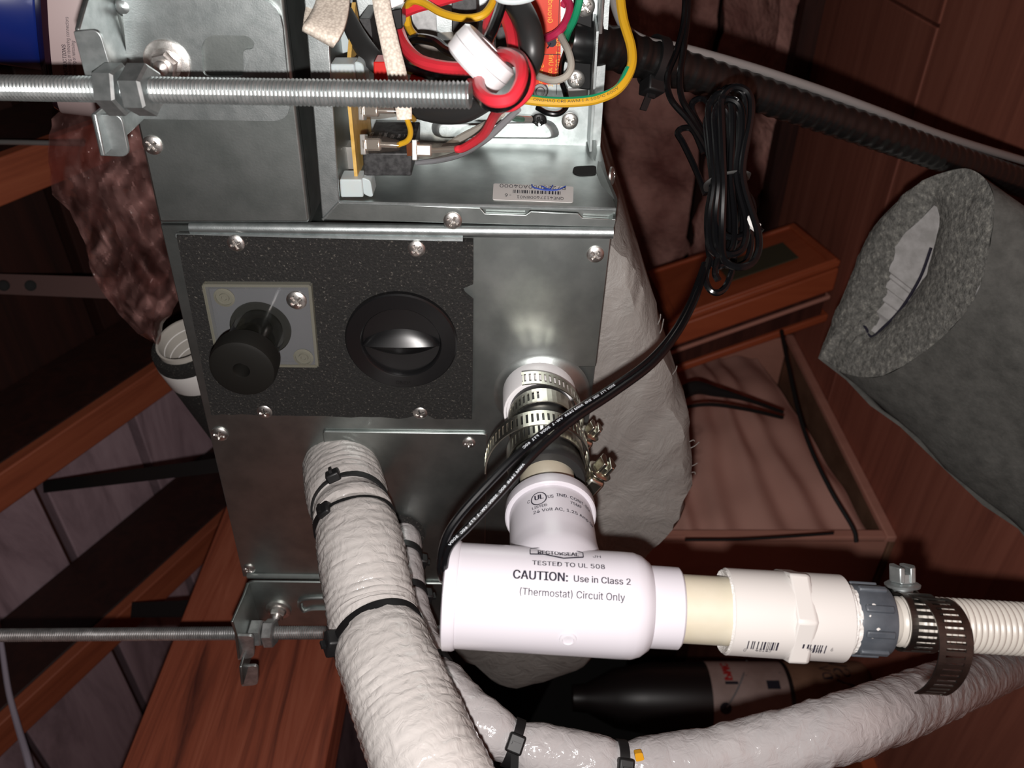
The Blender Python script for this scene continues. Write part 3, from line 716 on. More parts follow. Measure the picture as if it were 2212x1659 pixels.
wire('yellow_wire', [(879, 40, .378), (883, 58, .384), (892, 72, .39), (903, 82, .396)], 8.5, 'yellow_wire', 'yellow wire dropping behind the dark black loop', group=GW)
wire('black_wire', [(884, 92, .382), (905, 84, .378), (940, 90, .372), (965, 108, .366), (990, 120, .36)], 11, 'black_wire', 'black wire bent behind the white ring', group=GW)
wire('black_wire', [(1088, -20, .345), (1080, 20, .335), (1066, 60, .325), (1052, 92, .32), (1046, 125, .325)], 12, 'black_wire', 'black wire passing from the white clamp into the ring', group=GW)
wire('red_wire', [(1080, -10, .352), (1092, 35, .342), (1104, 75, .335), (1108, 110, .33), (1104, 140, .33)], 13, 'red_wire', 'red wire descending from the white clamp to the ring', group=GW)
wire('red_wire', [(1064, 20, .36), (1052, 60, .355), (1058, 100, .345), (1068, 120, .34)], 11, 'red_wire', 'red wire half hidden behind the black wire', group=GW)
wire('black_sleeve', [(1095, -20, .35), (1122, 20, .338), (1143, 65, .33), (1150, 115, .33), (1142, 150, .338), (1125, 180, .345)], [26, 28, 28, 26, 22, 16], 'rubber', 'fat black sleeve covering the edge of the red label', 'sleeve', GW, 16)
wire('black_sleeve', [(860, 236, .372), (900, 232, .365), (950, 240, .358), (1005, 240, .35), (1060, 222, .34)], [14, 24, 27, 24, 14], 'rubber', 'fat black sleeve under the threaded rod end', 'sleeve', GW, 16)
# ring core with the wires wound through it
RC = P(1040, 127, .306); rax = (P(990, 78, .301) - P(1056, 10, .311)); rax = (P(1018, 152, .3063) - P(1062, 102, .3025)).normalized()
rg = MB().lathe(RC - rax * .0057, rax, [(.0052, .0), (.0112, .0), (.0126, .0010), (.0130, .0056), (.0126, .0106), (.0112, .0116), (.0052, .0116), (.0052, 0)], 48, caps=False)
ring = solo('ferrite_ring', rg, 'white_plastic', 'white plastic ring with red and black wires wound through it', 'ring')
part('seam', MB().lathe(RC - rax * .0003, rax, [(.01295, 0), (.01305, .0002), (.01295, .0004)], 48, caps=False), 'grey_wire', ring)
wire('red_wire', [(1060, 128, .325), (1092, 118, .305), (1122, 134, .292), (1126, 172, .284), (1104, 212, .280), (1066, 218, .281), (1040, 200, .288), (1034, 175, .30), (1040, 160, .315)], 14, 'red_wire', 'thick red wire looped around the end of the white ring', group=GW)
wire('red_wire', [(1080, 112, .325), (1120, 120, .315), (1143, 160, .306), (1140, 196, .303), (1110, 226, .304), (1085, 232, .31), (1068, 250, .325), (1045, 290, .345), (1005, 318, .36), (985, 323, .363)], [11, 12, 13, 13, 13, 12, 11, 10, 9, 8], 'red_wire', 'red wire leaving the ring for the relay terminal', group=GW)
wire('black_wire', [(1086, 122, .318), (1118, 130, .30), (1136, 168, .290), (1122, 208, .287), (1085, 232, .289), (1050, 226, .295), (1030, 205, .31)], 11, 'black_wire', 'black wire wound between the red turns on the ring', group=GW)
wire('red_wire', [(1022, 190, .318), (1016, 180, .33), (1022, 205, .335)], 11, 'red_wire', 'red wire turn peeping out beside the rod end', group=GW)
wire('grey_wire', [(1120, 236, .34), (1092, 262, .35), (1050, 300, .365), (1000, 330, .385), (950, 345, .40), (900, 352, .41)], [7, 8, 8, 8, 7, 5], 'grey_wire', 'grey wire fanning out below the ring behind the red wire', group=GW)
wire('white_wire', [(1085, 245, .36), (1050, 270, .372), (1000, 296, .39), (960, 318, .405)], [8, 9, 9, 7], 'white_wire', 'pale wire bearing dark print below the ring', group=GW)
wire('magenta_wire', [(1214, 14, .42), (1222, 0, .418), (1231, 16, .416), (1222, 48, .413), (1202, 72, .413), (1174, 84, .418), (1150, 88, .42)], 9, 'magenta_wire', 'crimson wire looped over the red label', group=GW)
wire('green_wire', [(1256, -20, .40), (1250, 10, .402), (1240, 42, .408), (1228, 66, .415), (1222, 84, .425)], 8.5, 'green_wire', 'green wire beside the conduit strap', group=GW)
wire('white_wire', [(1206, 66, .418), (1214, 84, .412), (1228, 112, .405), (1234, 142, .402), (1224, 164, .402), (1198, 174, .405), (1172, 168, .41), (1152, 160, .415)], 8, 'white_wire', 'off-white wire hooked across the red label', group=GW)
wire('black_wire', [(1222, 112, .43), (1213, 140, .428), (1212, 170, .424), (1221, 200, .42), (1224, 228, .42), (1208, 245, .418), (1182, 244, .418), (1160, 232, .42)], 6, 'black_wire', 'thin black wire hooked round the lower screws', group=GW)
gpts = [(1336, -40, .385), (1346, 40, .38), (1364, 105, .375), (1362, 150, .372), (1335, 192, .37), (1290, 214, .37), (1235, 221, .37), (1180, 220, .37), (1135, 215, .37), (1120, 212, .372)]
gw = wire('ground_wire', gpts, 10.5, 'yellow_wire', 'yellow and green ground wire bowing out past the edge of the compartment', group=GW)
part('green_stripe', MB().tube([P(px - (4.2 if i < 4 else 1.5), py - (0 if i < 3 else 4.2 if i > 4 else 2), d - .0004) for i, (px, py, d) in enumerate(gpts)][3:9], .00165, 8, 9), 'green_wire', gw, 'green stripe')
gc = catmull([P(*p) for p in gpts], 12)[::-1]
def text_on_path(mb, txt, size, path, s0, R, up, bold=0, sx=1.0):
    arc = [0]
    for i in range(1, len(path)): arc.append(arc[-1] + (path[i] - path[i - 1]).length)
    def fn(x, y):
        s = s0 + x; i = 0
        while i < len(arc) - 2 and arc[i + 1] < s: i += 1
        t = (path[i + 1] - path[i]).normalized(); p = path[i] + t * (s - arc[i])
        c = (CAM - p); c = (c - t * c.dot(t)).normalized(); b = t.cross(c)
        if b.dot(up) < 0: b = -b
        a = y / R; return p + c * math.cos(a) * (R + .00015) + b * math.sin(a) * (R + .00015)
    return text_map(mb, txt, size, fn, bold, sx=sx)
g = MB(); text_on_path(g, 'ONGHAO CRI AWM I A 105\u00b0C 600V', .0022, gc, .0075, 10.5 * .37 / F, Vector((1, 0, 0)), sx=1.5)
part('printed_text', g, 'ink', gw, 'dark print along the wire')
wire('green_wire', [(1100, 252, .372), (1112, 256, .40), (1130, 258, .43)], 6, 'green_wire', 'green wire end at the black grounding screw', group=GW)
solo('crimp_lug', MB().tube([P(1118, 257, .425), P(1146, 258, .432)], .0018, 10, 3), 'tin', 'bright ring lug on the black grounding screw', 'terminal')
mb = MB().plate(round_poly([P(1046, -60, .312), P(1172, -60, .312), P(1168, 3, .312), P(1110, 16, .312), P(1066, 8, .312)], .006), N * -.012)
solo('wire_clamp', mb, 'nylon', 'white plastic clamp gathering the wires at the top edge', 'clamp', bevel=.002)

# ================================================================== RODS AND NUTS
ra, rb = P(-60, 188.5, .3195), P(1016, 205.5, .2925)
rod1 = solo('threaded_rod', rod_mb(ra, rb, .0050), 'zinc', 'galvanized threaded rod nearest the lens, ending beside the red wires', 'threaded rod', 'threaded hanging rods')
rax1 = (rb - ra).normalized()
def on_line(a, b, px):
    lo_, hi_ = 0.0, 1.0
    for _ in range(40):
        m_ = (lo_ + hi_) / 2; p = a.lerp(b, m_) - CAM; q_ = CX + F * (-p.z) / p.y
        if q_ < px: lo_ = m_
        else: hi_ = m_
    return a.lerp(b, lo_)
solo('hex_nut', hex_mb(on_line(ra, rb, 249), rax1, .0168, .0088, .12, .0049), 'zinc', 'zinc hex nut pressed against the near bracket flange', 'nut', 'hex nuts on the threaded rods')
solo('hex_nut', hex_mb(on_line(ra, rb, 307), rax1, .0168, .0092, .42, .0049), 'zinc', 'second zinc hex nut on the near rod, further from the bracket flange', 'nut', 'hex nuts on the threaded rods')
rc_, rd_ = P(-60, 1372.5, .565), P(985, 1364, .550)
rod2 = solo('threaded_rod', rod_mb(rc_, rd_, .0048, seg=14, ns=5), 'zinc_dark', 'duller threaded rod passing behind the white wrapped pipes', 'threaded rod', 'threaded hanging rods')
rax2 = (rd_ - rc_).normalized()
solo('hex_nut', hex_mb(on_line(rc_, rd_, 557), rax2, .0165, .0085, .10, .0047), 'zinc_dark', 'dark hex nut touching the far bracket flange', 'nut', 'hex nuts on the threaded rods')
solo('hex_nut', hex_mb(on_line(rc_, rd_, 584), rax2, .0168, .0075, .45, .0047), 'zinc_dark', 'dark hex nut on the far rod nearest the white pipe', 'nut', 'hex nuts on the threaded rods')

# ================================================================== DRAIN ASSEMBLY
DA, DB = P(1166, 862, .452), P(1206, 1296, .322)
DX = (DB - DA).normalized(); DL = (DB - DA).length
def ax_py(py):
    lo_, hi_ = -.5, 1.5
    for _ in range(40):
        m_ = (lo_ + hi_) / 2; p = DA.lerp(DB, m_) - CAM
        if CY - F * p.x / p.y < py: lo_ = m_
        else: hi_ = m_
    return lo_ * DL
de1 = (U - DX * U.dot(DX)).normalized(); de2 = DX.cross(de1)
if de2.dot(VV) > 0: de2 = -de2
fr = (de1, de2)
h_of = ax_py
mb = MB().lathe(DA, DX, [(.0206, -.010), (.0206, .0125), (.0202, .0136), (.0190, .0138), (.0186, .0125), (.0165, .0125)], 40, e=fr); solo('drain_stub', mb, 'white_plastic', 'white plastic drain socket the black coupling is pushed onto', 'drain socket')
mb = MB().plate(round_poly(EP.poly([(1215, 796), (1268, 794), (1268, 880), (1232, 882)], -.006), .002), -N * .004); part('pan_edge', mb, 'white_plastic', ah, 'pale plastic pan showing in the cut-out', bevel=.0008)
h1, h2 = .0, h_of(1041)
cpl = MB().lathe(DA, DX, [(.0172, .0), (.0172, h2 * .36), (.0166, h2 * .40), (.0166, h2 * .52), (.0174, h2 * .56), (.0178, h2 * .90), (.0186, h2 * .915), (.0186, h2 * 1.0), (.0178, h2 * 1.02), (.0140, h2 * 1.02), (.0138, h2 * .9)], 44, e=fr)
solo('rubber_coupling', cpl, 'rubber', 'black rubber coupling between the unit and the white tee', 'coupling')
hc = h_of(1104)
solo('pvc_stub', MB().lathe(DA, DX, [(.0132, h2 * .92), (.0132, hc + .004)], 36, e=fr), 'cream_pvc', 'short cream pipe stub between rubber coupling and white tee', 'pipe')
def hose_clamp(name, label, o, ax, e1, ring_r, path, mat, screw_c, screw_ax, width=.0125, slots=None, sscale=1.0, ring_slots=None, group=None):
    t_ = thing(name, label, 'hose clamp', screw_c, group)
    e2 = ax.cross(e1)
    full = [(2 * PI * k / 40, ring_r, 0) for k in range(41)]
    part('band', band_mb(o, ax, e1, full, width, ring_slots, .0026), mat, t_)
    part('band_tail', band_mb(o, ax, e1, path, width, slots, .0026, slot_w=.45), mat, t_)
    s = sscale
    sa = screw_ax.normalized(); rad = (screw_c - o); rad = (rad - ax * rad.dot(ax)).normalized(); tg = ax.cross(rad).normalized()
    hs = MB().box(screw_c, (sa, rad, sa.cross(rad)), (.0058 * s, .0040 * s, .0058 * s)); part('worm_housing', hs, mat, t_, bevel=.0018)
    tip = screw_c + sa * .0058 * s
    sb = MB().lathe(tip, sa, [(.0032 * s, -.002), (.0034 * s, .001), (.0056 * s, .0012), (.0058 * s, .0022), (.0048 * s, .0030), (.0036 * s, .0032)], 28)
    part('collar', sb, 'zinc' if mat == 'band_dark' else 'band_steel', t_)
    hx = MB(); e_1, e_2 = frame_of(sa)
    for sg in (-1, 1):      # slotted hexagon head: two halves
        pts = [(sg * .0009, -.0040), (sg * .0026, -.0040), (sg * .0044, 0), (sg * .0026, .0040), (sg * .0009, .0040)]
        hx.plate([tip + sa * .003 * s + (e_1 * x + e_2 * y) * s for x, y in pts], sa * .0052 * s)
    hx.lathe(tip + sa * .0028 * s, sa, [(.0040 * s, 0), (.0040 * s, .0030 * s)], 6)
    part('screw_head', hx, 'zinc' if mat == 'band_dark' else 'band_steel', t_, bevel=.0004)
    return t_
rad_ = math.radians
def spiral(a0, a1, r0, r1, s0=0, s1=0, n=40, p=1.0): return [(rad_(a0 + (a1 - a0) * i / n), r0 + (r1 - r0) * (i / n) ** p, s0 + (s1 - s0) * i / n) for i in range(n + 1)]
o1 = DA + DX * (h_of(915)); o2 = DA + DX * (h_of(992))
sgn = 1 if DX.cross(de1).dot(de2) > 0 else -1
hose_clamp('hose_clamp', 'shiny hose clamp closest to the end panel, loose slotted tail arching above it', o1, DX * sgn, de1, .0180, spiral(-18, 112, .0192, .0292, 0, -.001 * sgn), 'band_steel', o1 + (de1 * math.cos(rad_(-30)) + de2 * math.sin(rad_(-30))) * .0245 + DX * .001, (de1 * .55 + de2 * .8).normalized(), slots=(.0, .060), ring_slots=(.028, .05), group='hose clamps on the drain line')
hose_clamp('hose_clamp', 'shiny hose clamp next to the cream stub, long slotted tail reaching over the foam side', o2, DX * sgn, de1, .0190, spiral(-15, 185, .0202, .0300, 0, .002 * sgn), 'band_steel', o2 + (de1 * math.cos(rad_(-32)) + de2 * math.sin(rad_(-32))) * .0265 + DX * .001, (de1 * .55 + de2 * .8).normalized(), slots=(.0, .086), ring_slots=(.020, .05), sscale=1.15, group='hose clamps on the drain line')

# tee
TA, TB = P(958, 1283, .322), P(2215, 1359, .322)
TX = (TB - TA).normalized()
def tx(px): return (on_line(TA, TB, px) - TA).length
tfr_up = Vector((1, 0, 0)); tfr_up = (tfr_up - TX * tfr_up.dot(TX)).normalized()
tee = thing('float_switch_tee', 'white plastic overflow switch tee printed CAUTION in the drain line', 'drain tee', on_line(TA, TB, 1200))
body = MB().lathe(TA, TX, [(.0205, tx(990)), (.0207, tx(1340)), (.0206, tx(1362)), (.0196, tx(1380)), (.0172, tx(1398)), (.0160, tx(1401)), (.0159, tx(1462)), (.0152, tx(1466)), (.0134, tx(1466))], 64)
hb_ = h_of(1114)
BR = .0187
body.lathe(DA, DX, [(BR * 1.0, hb_), (BR * 1.0, DL - .028), (BR * 1.02, DL - .024), (BR * 1.06, DL - .019), (BR * 1.12, DL - .012), (BR, DL)], 64, e=fr)
part('tee_body', body, 'white_pvc', tee)
part('branch_collar', MB().lathe(DA, DX, [(.0134, h_of(1098)), (.0202, h_of(1098)), (.0206, h_of(1098) + .0008), (.0206, hb_ + .0010), (.0200, hb_ + .0016), (.0186, hb_ + .0016)], 56, e=fr), 'white_pvc', tee)
part('end_cap', MB().lathe(TA, TX, [(0, tx(968)), (.0150, tx(968)), (.0165, tx(963)), (.0206, tx(962)), (.0215, tx(965)), (.0215, tx(984)), (.0210, tx(990)), (.0200, tx(991))], 64), 'white_pvc', tee)
c = Cyl(TA, TX, .0206); h_, t_ = c.hit(1227, 1381)
part('mould_gate', MB().lathe(c.at(h_, t_, -.0004), c.at(h_, t_, 1) - c.at(h_, t_, 0), [(.0034, 0), (.0032, .0009), (.0022, .0011), (.0020, .0007), (0, .0006)], 20), 'white_pvc', tee)
CT = Cyl(TA, TX, .02068)
sgt = 1 if (CT.at(0, CT.hit(1200, 1280)[1] + .1) - CT.at(0, CT.hit(1200, 1280)[1])).dot(Vector((1, 0, 0))) > 0 else -1
g = MB(); kk = .302 / F
def fit(txt, wpx, cap, k_):
    v, f = text_geo(txt, 1.0, .0); w_ = max(x for x, y in v) - min(x for x, y in v); return cap / .70 * k_, wpx * k_ / (w_ * cap / .70 * k_)
def tl(txt, px, py, cap, bold, wpx):
    sz, sx = fit(txt, wpx, cap, kk); text_map(g, txt, sz, CT.mapper(px, py, True, (1, sgt)), bold, sx=sx)
tl('TESTED TO UL 508', 1149, 1221, 17, .012, 161)
tl('CAUTION:', 1107, 1250, 28, .022, 119); tl('Use in Class 2', 1238, 1257, 20, .014, 124)
tl('(Thermostat) Circuit Only', 1120, 1285, 21, .010, 228)
tl('JH', 1280, 1206, 14, .0, 18); tl('RECTORSEAL', 1161, 1198, 22, .018, 92)
def lines(fn, pts, w_):
    for a, b in zip(pts, pts[1:]):
        d = Vector((b[0] - a[0], b[1] - a[1])); q_ = Vector((-d.y, d.x)).normalized() * w_ / 2
        n_ = 4
        for i in range(n_):
            p0 = (a[0] + d.x * i / n_, a[1] + d.y * i / n_); p1 = (a[0] + d.x * (i + 1) / n_, a[1] + d.y * (i + 1) / n_)
            g.add([fn(p0[0] + q_.x, p0[1] + q_.y), fn(p1[0] + q_.x, p1[1] + q_.y), fn(p1[0] - q_.x, p1[1] - q_.y), fn(p0[0] - q_.x, p0[1] - q_.y)], [(0, 1, 2, 3)])
fn0 = CT.mapper(1145, 1193, True, (1, sgt)); fn = lambda x, y: fn0(x, y * 2.1); S = kk
lines(fn, [(0, 5 * S), (0, -5 * S), (30 * S, -4 * S), (75 * S, -9 * S), (120 * S, -5 * S), (120 * S, 5 * S), (75 * S, 17 * S), (45 * S, 17 * S), (0, 7 * S)], 2.2 * S)
part('printed_text', g, 'ink', tee, 'dark printed warning text'); g = MB()
# branch print
CB = Cyl(DA, DX, BR); CB.e1, CB.e2 = fr
h_, t0_ = CB.hit(1200, 1100); sgb = 1 if (CB.at(h_, t0_ + .1) - CB.at(h_, t0_)).dot(U) > 0 else -1
kb = .345 / F
def bl(txt, px, py, cap, wpx, bold=.012):
    sz, sx = fit(txt, wpx, cap / .62, kb); text_map(g, txt, sz, CB.mapper(px, py, False, (sgb, -1)), bold, sx=sx)
bl('IND. CONT. EQ.', 1202, 1073, 8.5, 92); bl('75MF', 1231, 1089, 8, 29); bl('24 Volt AC, 1.25 Amp GP', 1152, 1113, 8.2, 150)
bl('UL', 1155, 1083, 13, 19, .03); bl('C', 1140, 1090, 8, 6); bl('US', 1183, 1077, 8.5, 12); bl('LISTED', 1150, 1103, 6.5, 33, .016)
fn = CB.mapper(1164, 1078, False, (sgb, -1)); circ = [(17 * kb * math.cos(t), 20 * kb * math.sin(t)) for t in [2 * PI * k / 24 for k in range(25)]]
lines(fn, circ, 2.6 * kb)
part('printed_text', g, 'ink', tee, 'dark printed approval text')

# pipes and fittings along the drain line
solo('pvc_pipe', MB().lathe(TA, TX, [(.01335, tx(1440)), (.01335, tx(1640))], 48), 'cream_pvc', 'cream plastic pipe between the white tee and the hexagonal adapter', 'pipe')
ad = thing('hex_adapter', 'white plastic adapter with hexagonal waist and barcode', 'adapter', on_line(TA, TB, 1690))
fnr = lambda h, t: 1 + .012 * noise.noise(Vector((math.cos(t) * 14, math.sin(t) * 14, h * 400)))
part('socket', MB().lathe(TA, TX, [(.0136, tx(1572)), (.0160, tx(1563)), (.0168, tx(1566)), (.0168, tx(1585)), (.0169, tx(1668)), (.0169, tx(1812)), (.0155, tx(1816)), (.0128, tx(1816))], 72), 'adapter_pvc', ad)
part('sawn_rim', MB().lathe(TA, TX, [(.0134, tx(1586)), (.0140, tx(1569)), (.0160, tx(1560)), (.0166, tx(1568))], 72, caps=False, fn=lambda h, t: 1 + .025 * noise.noise(Vector((math.cos(t) * 9, math.sin(t) * 9, h * 900)))), 'thread_tape', ad, 'rough sawn rim')
hx = MB(); e1, e2 = frame_of(TX)
def hexring(px, r, rot=.28): return [TA + TX * tx(px) + (e1 * math.cos(rot + PI / 3 * k) + e2 * math.sin(rot + PI / 3 * k)) * r for k in range(6)]
rings = [hexring(1690, .0168), hexring(1684, .0196), hexring(1728, .0196), hexring(1734, .0168)]
hx.add([p for r in rings for p in r], [(i * 6 + k, i * 6 + (k + 1) % 6, (i + 1) * 6 + (k + 1) % 6, (i + 1) * 6 + k) for i in range(3) for k in range(6)])
part('hex_waist', hx, 'adapter_pvc', ad, bevel=.0012)
CA = Cyl(TA, TX, .0169); g = MB(); fn = CA.mapper(1612, 1400, True, (1, sgt)); x = 0
while x < 170 * kk:
    ww = random.choice((1.5, 2.5, 4)) * kk
    if not (68 * kk < x < 118 * kk): rects(g, fn, [(x, 0, x + ww, 24 * kk)])
    x += ww + random.choice((2, 3, 6)) * kk
for t_, x in (('0', 1604), ('48143', 1630), ('19126', 1740), ('6', 1792)): text_map(g, t_, 20 * kk, CA.mapper(x, 1405, True, (1, sgt)), sx=.8)
part('printed_barcode', g, 'ink', ad, 'dark printed barcode')
tp = MB().lathe(TA, TX, [(.0132, tx(1806)), (.0138, tx(1814)), (.0134, tx(1818)), (.0137, tx(1824)), (.0133, tx(1828)), (.0135, tx(1834)), (.0120, tx(1840))], 60, fn=lambda h, t: 1 + .03 * noise.noise(Vector((math.cos(t) * 5, math.sin(t) * 5, h * 900))))
gb = thing('threaded_bushing', 'dark grey ribbed bushing smeared with white thread sealant', 'bushing', on_line(TA, TB, 1860))
part('sealant_threads', tp, 'thread_tape', gb, 'white sealant on the threads')
bu = MB().lathe(TA, TX, [(.0118, tx(1826)), (.0132, tx(1830)), (.0136, tx(1836)), (.0136, tx(1900)), (.0132, tx(1908)), (.0100, tx(1911))], 60); part('bushing_body', bu, 'dark_grey_pvc', gb)
for k in range(9):
    a_ = 2 * PI * k / 9 + .2; rd = e1 * math.cos(a_) + e2 * math.sin(a_)
    part('rib', MB().box(TA + TX * tx(1870) + rd * .0137, (TX, rd, TX.cross(rd)), ((tx(1902) - tx(1842)) / 2, .0010, .0014)), 'dark_grey_pvc', gb, bevel=.0006)
g = MB(); CG = Cyl(TA, TX, .0137)
for k in range(14):
    fn = CG.mapper(random.uniform(1836, 1900), random.uniform(1290, 1385), True, (1, sgt), .0004); r_ = random.uniform(.0003, .0011)
    g.add([fn(r_ * random.uniform(.5, 1.6) * math.cos(t), r_ * random.uniform(.4, 1) * math.sin(t)) for t in [2 * PI * i / 7 for i in range(7)]], [tuple(range(7))])
part('sealant_smear', g, 'thread_tape', gb, 'white sealant smears')
hp = [(.0090, tx(1905)), (.0092, tx(1926)), (.0088, tx(1930)), (.0096, tx(1935)), (.0098, tx(1939)), (.0090, tx(1944)), (.0098, tx(1949)), (.0101, tx(1954)), (.0096, tx(1960)), (.0090, tx(1975)), (.0090, tx(2040))]
solo('hose_barb', MB().lathe(TA, TX, hp, 40), 'hose_white', 'white hose barb screwed into the grey bushing', 'hose barb')
L0, L1 = tx(1968), tx(2330); prof = []; k = 0; h = L0; pit = (tx(2112.5) - tx(2100))
while h < L1:
    for f_, rr in ((0, .0098), (.22, .0102), (.42, .0105), (.62, .0105), (.82, .0102)): prof.append((rr, h + f_ * pit))
    h += pit
solo('corrugated_hose', MB().lathe(TA, TX, prof, 40), 'hose_white', 'white corrugated drain hose leading away below the unit', 'hose')
o3 = TA + TX * tx(1974)
te1 = tfr_up; te2 = TX.cross(te1); fwd = -1 if te2.dot(Vector((0, -1, 0))) < 0 else 1
pathc = [(rad_(a) * fwd, .0115 + .0150 * (i / 48) ** .9, .0030 + .003 * math.sin(PI * i / 48)) for i, a in enumerate([20 + (158 - 20) * i / 48 for i in range(49)])]
hose_clamp('hose_clamp', 'blackened hose clamp on the corrugated hose with a long drooping tail', o3, TX, te1, .0112, pathc, 'band_dark', o3 + te1 * .0035 + TX * .0005 - te2 * fwd * .0105, (te1 + TX * -.08).normalized(), .0125, slots=(.0, .085), sscale=1.2, ring_slots=(.0, .03), group='hose clamps on the drain line')

# ================================================================== WRAPPED PIPES
def wrapped(pts, rs, pinch, seed, quilt, seg=40, n=16):
    ps = [P(*p) for p in pts]; c = catmull(ps, n); r_ = [x.x for x in catmull([Vector((q_, 0, 0)) for q_ in rs], n)]
    arc = [0]
    for i in range(1, len(c)): arc.append(arc[-1] + (c[i] - c[i - 1]).length)
    # resample evenly
    L = arc[-1]; m = int(L / .0016); cc = []; rr = []; j = 0
    for i in range(m + 1):
        s = L * i / m
        while j < len(arc) - 2 and arc[j + 1] < s: j += 1
        t = (s - arc[j]) / max(1e-9, arc[j + 1] - arc[j]); cc.append(c[j].lerp(c[j + 1], t)); rr.append(r_[j] + (r_[j + 1] - r_[j]) * t)
    pin = []
    for (px, py, amt, wd) in pinch:
        best = min(range(m + 1), key=lambda i: (lambda p: (CX - F * p.z / p.y - px) ** 2 + (CY - F * p.x / p.y - py) ** 2)(cc[i] - CAM)); pin.append((L * best / m, amt, wd, best))
    def fn(s, a, f):
        q_ = Vector((math.cos(a) * 1.6, math.sin(a) * 1.6, s * 60 + seed)); sp = s + a * .004
        k = 1 + .030 * noise.noise(q_) + .016 * noise.noise(q_ * 2.6) + .010 * noise.noise(Vector((math.cos(a) * 2, math.sin(a) * 2, sp * 260)))
        if quilt:
            k += .034 * abs(math.sin((s + .0012 * noise.noise(Vector((a * 2, s * 90, 2)))) * PI / .0048)) - .020 * max(0, 1 - abs(((a * 5.0 / PI) % 1) - .5) * 14)
        else:
            k += .050 * noise.ridged_multi_fractal(Vector((math.cos(a + s * 30) * 1.1, math.sin(a + s * 30) * 1.1, s * 62 + seed)), 1, 2, 3, 1, 2) - .05
            wq = (s / .0135 - a / (2 * PI) + .5 * noise.noise(Vector((math.cos(a), math.sin(a), s * 40)))) % 1.0; k += .055 * wq * (1 - wq) ** .4 * (.5 + .7 * noise.noise(Vector((math.cos(a) * 1.5, math.sin(a) * 1.5, s * 30 + 4))))
        for (s0, amt, wd, _) in pin: k *= 1 - amt * math.exp(-((s - s0) / wd) ** 2)
        return k
    return MB().tube(cc, rr, seg, raw=True, fn=fn), cc, rr, pin
mb, bc, brr, bpin = wrapped([(737, 968, .53), (738, 1008, .498), (748, 1062, .473), (764, 1120, .452), (783, 1200, .430), (808, 1340, .405), (838, 1430, .382), (880, 1540, .362), (925, 1640, .345), (985, 1760, .33)], [.0225, .0228, .0226, .0224, .0226, .0222, .0226, .0226, .0225, .0222],
                            [(750, 1098, .13, .005), (758, 1134, .10, .004), (815, 1380, .07, .004)], 1.3, True, 44)
big = solo('wrapped_pipe', mb, 'white_tape', 'thick white tape-wrapped refrigerant pipe curving out of the end panel', 'pipe', 'white wrapped refrigerant pipes')
mb, tc_, trr, tpin = wrapped([(862, 1140, .545), (866, 1170, .518), (872, 1260, .488), (893, 1360, .462), (922, 1430, .440), (975, 1505, .420), (1045, 1568, .408), (1112, 1606, .405), (1200, 1630, .405), (1340, 1652, .405), (1420, 1654, .408), (1600, 1628, .415), (1837, 1566, .425), (2005, 1504, .480), (2174, 1437, .60), (2330, 1380, .74)],
                             [.0125, .0128, .0125, .0128, .0130, .0132, .0132, .0128, .0130, .0130, .0142, .0160, .0168, .0168, .0162, .0160],
                             [(868, 1205, .10, .005), (876, 1285, .10, .004), (935, 1448, .22, .007), (1112, 1606, .20, .007), (1338, 1652, .24, .006)], 6.1, False, 40)
thin = solo('wrapped_pipe', mb, 'white_tape_thin', 'thinner white tape-wrapped refrigerant pipe sweeping along the bottom edge', 'pipe', 'white wrapped refrigerant pipes')
part('amber_mark', MB().plate(round_poly([P(1371, 1628, .392), P(1388, 1626, .392), P(1392, 1642, .393), P(1374, 1646, .393)], .001), Vector((0, .004, 0))), 'amber_spot', thin, 'small orange tape remnant')
part('collar_seal', MB().lathe(EP(862, 1152, .0018), N, [(.017, 0), (.0165, .003), (.013, .004)], 32), 'black_foam', thin, 'black foam seal at the panel')
GZ = 'black cable ties'
def cable_tie(label, c, ax, R, head_ang, width=.0048, tilt=(0, 0), hs=1.0, tail=None, e=None):
    ax = ax.normalized(); e1 = (CAM - c); e1 = (e1 - ax * e1.dot(ax)).normalized()
    e2 = ax.cross(e1)
    ax2 = (ax + e1 * tilt[0] + e2 * tilt[1]).normalized(); e1 = (e1 - ax2 * e1.dot(ax2)).normalized(); e2 = ax2.cross(e1)
    # e1 faces the lens; +e2 made to point to picture right
    if e2.dot(U) < 0 and abs(e2.dot(U)) > .3: e2 = -e2
    a_ = rad_(head_ang); rd = e1 * math.cos(a_) + e2 * math.sin(a_); tg = -e1 * math.sin(a_) + e2 * math.cos(a_)
    hc_ = c + rd * (R + .0016)
    t_ = thing('cable_tie', label, 'cable tie', hc_, GZ)
    strap = MB(); n_ = 48; rows = []
    vs = []
    for k in range(n_):
        q_ = 2 * PI * k / n_; d = e1 * math.cos(q_) + e2 * math.sin(q_)
        for (r_, s_) in ((R, -1), (R, 1), (R + .0012, 1), (R + .0012, -1)): vs.append(c + d * r_ + ax2 * s_ * width / 2)
    fs = []
    for k in range(n_):
        k2 = (k + 1) % n_
        for i in range(4): fs.append((k * 4 + i, k * 4 + (i + 1) % 4, k2 * 4 + (i + 1) % 4, k2 * 4 + i))
    strap.add(vs, fs); part('strap', strap, 'tie_black', t_)
    hd = MB().box(hc_, (tg, ax2, rd), (.0040 * hs, .0036 * hs, .0028 * hs)); part('head', hd, 'tie_black', t_, bevel=.0011)
    stub = MB().box(hc_ + rd * .0030 * hs, (tg, ax2, rd), (.0008, .0020, .0018)); part('cut_end', stub, 'tie_black', t_)
    if tail:
        e_ = hc_ + tail[0] * tail[1]; part('tail', MB().box((hc_ + e_) / 2, (tail[0], ax2, tail[0].cross(ax2).normalized()), (tail[1] / 2, .0020, .0006)), 'tie_black', t_)
    return t_
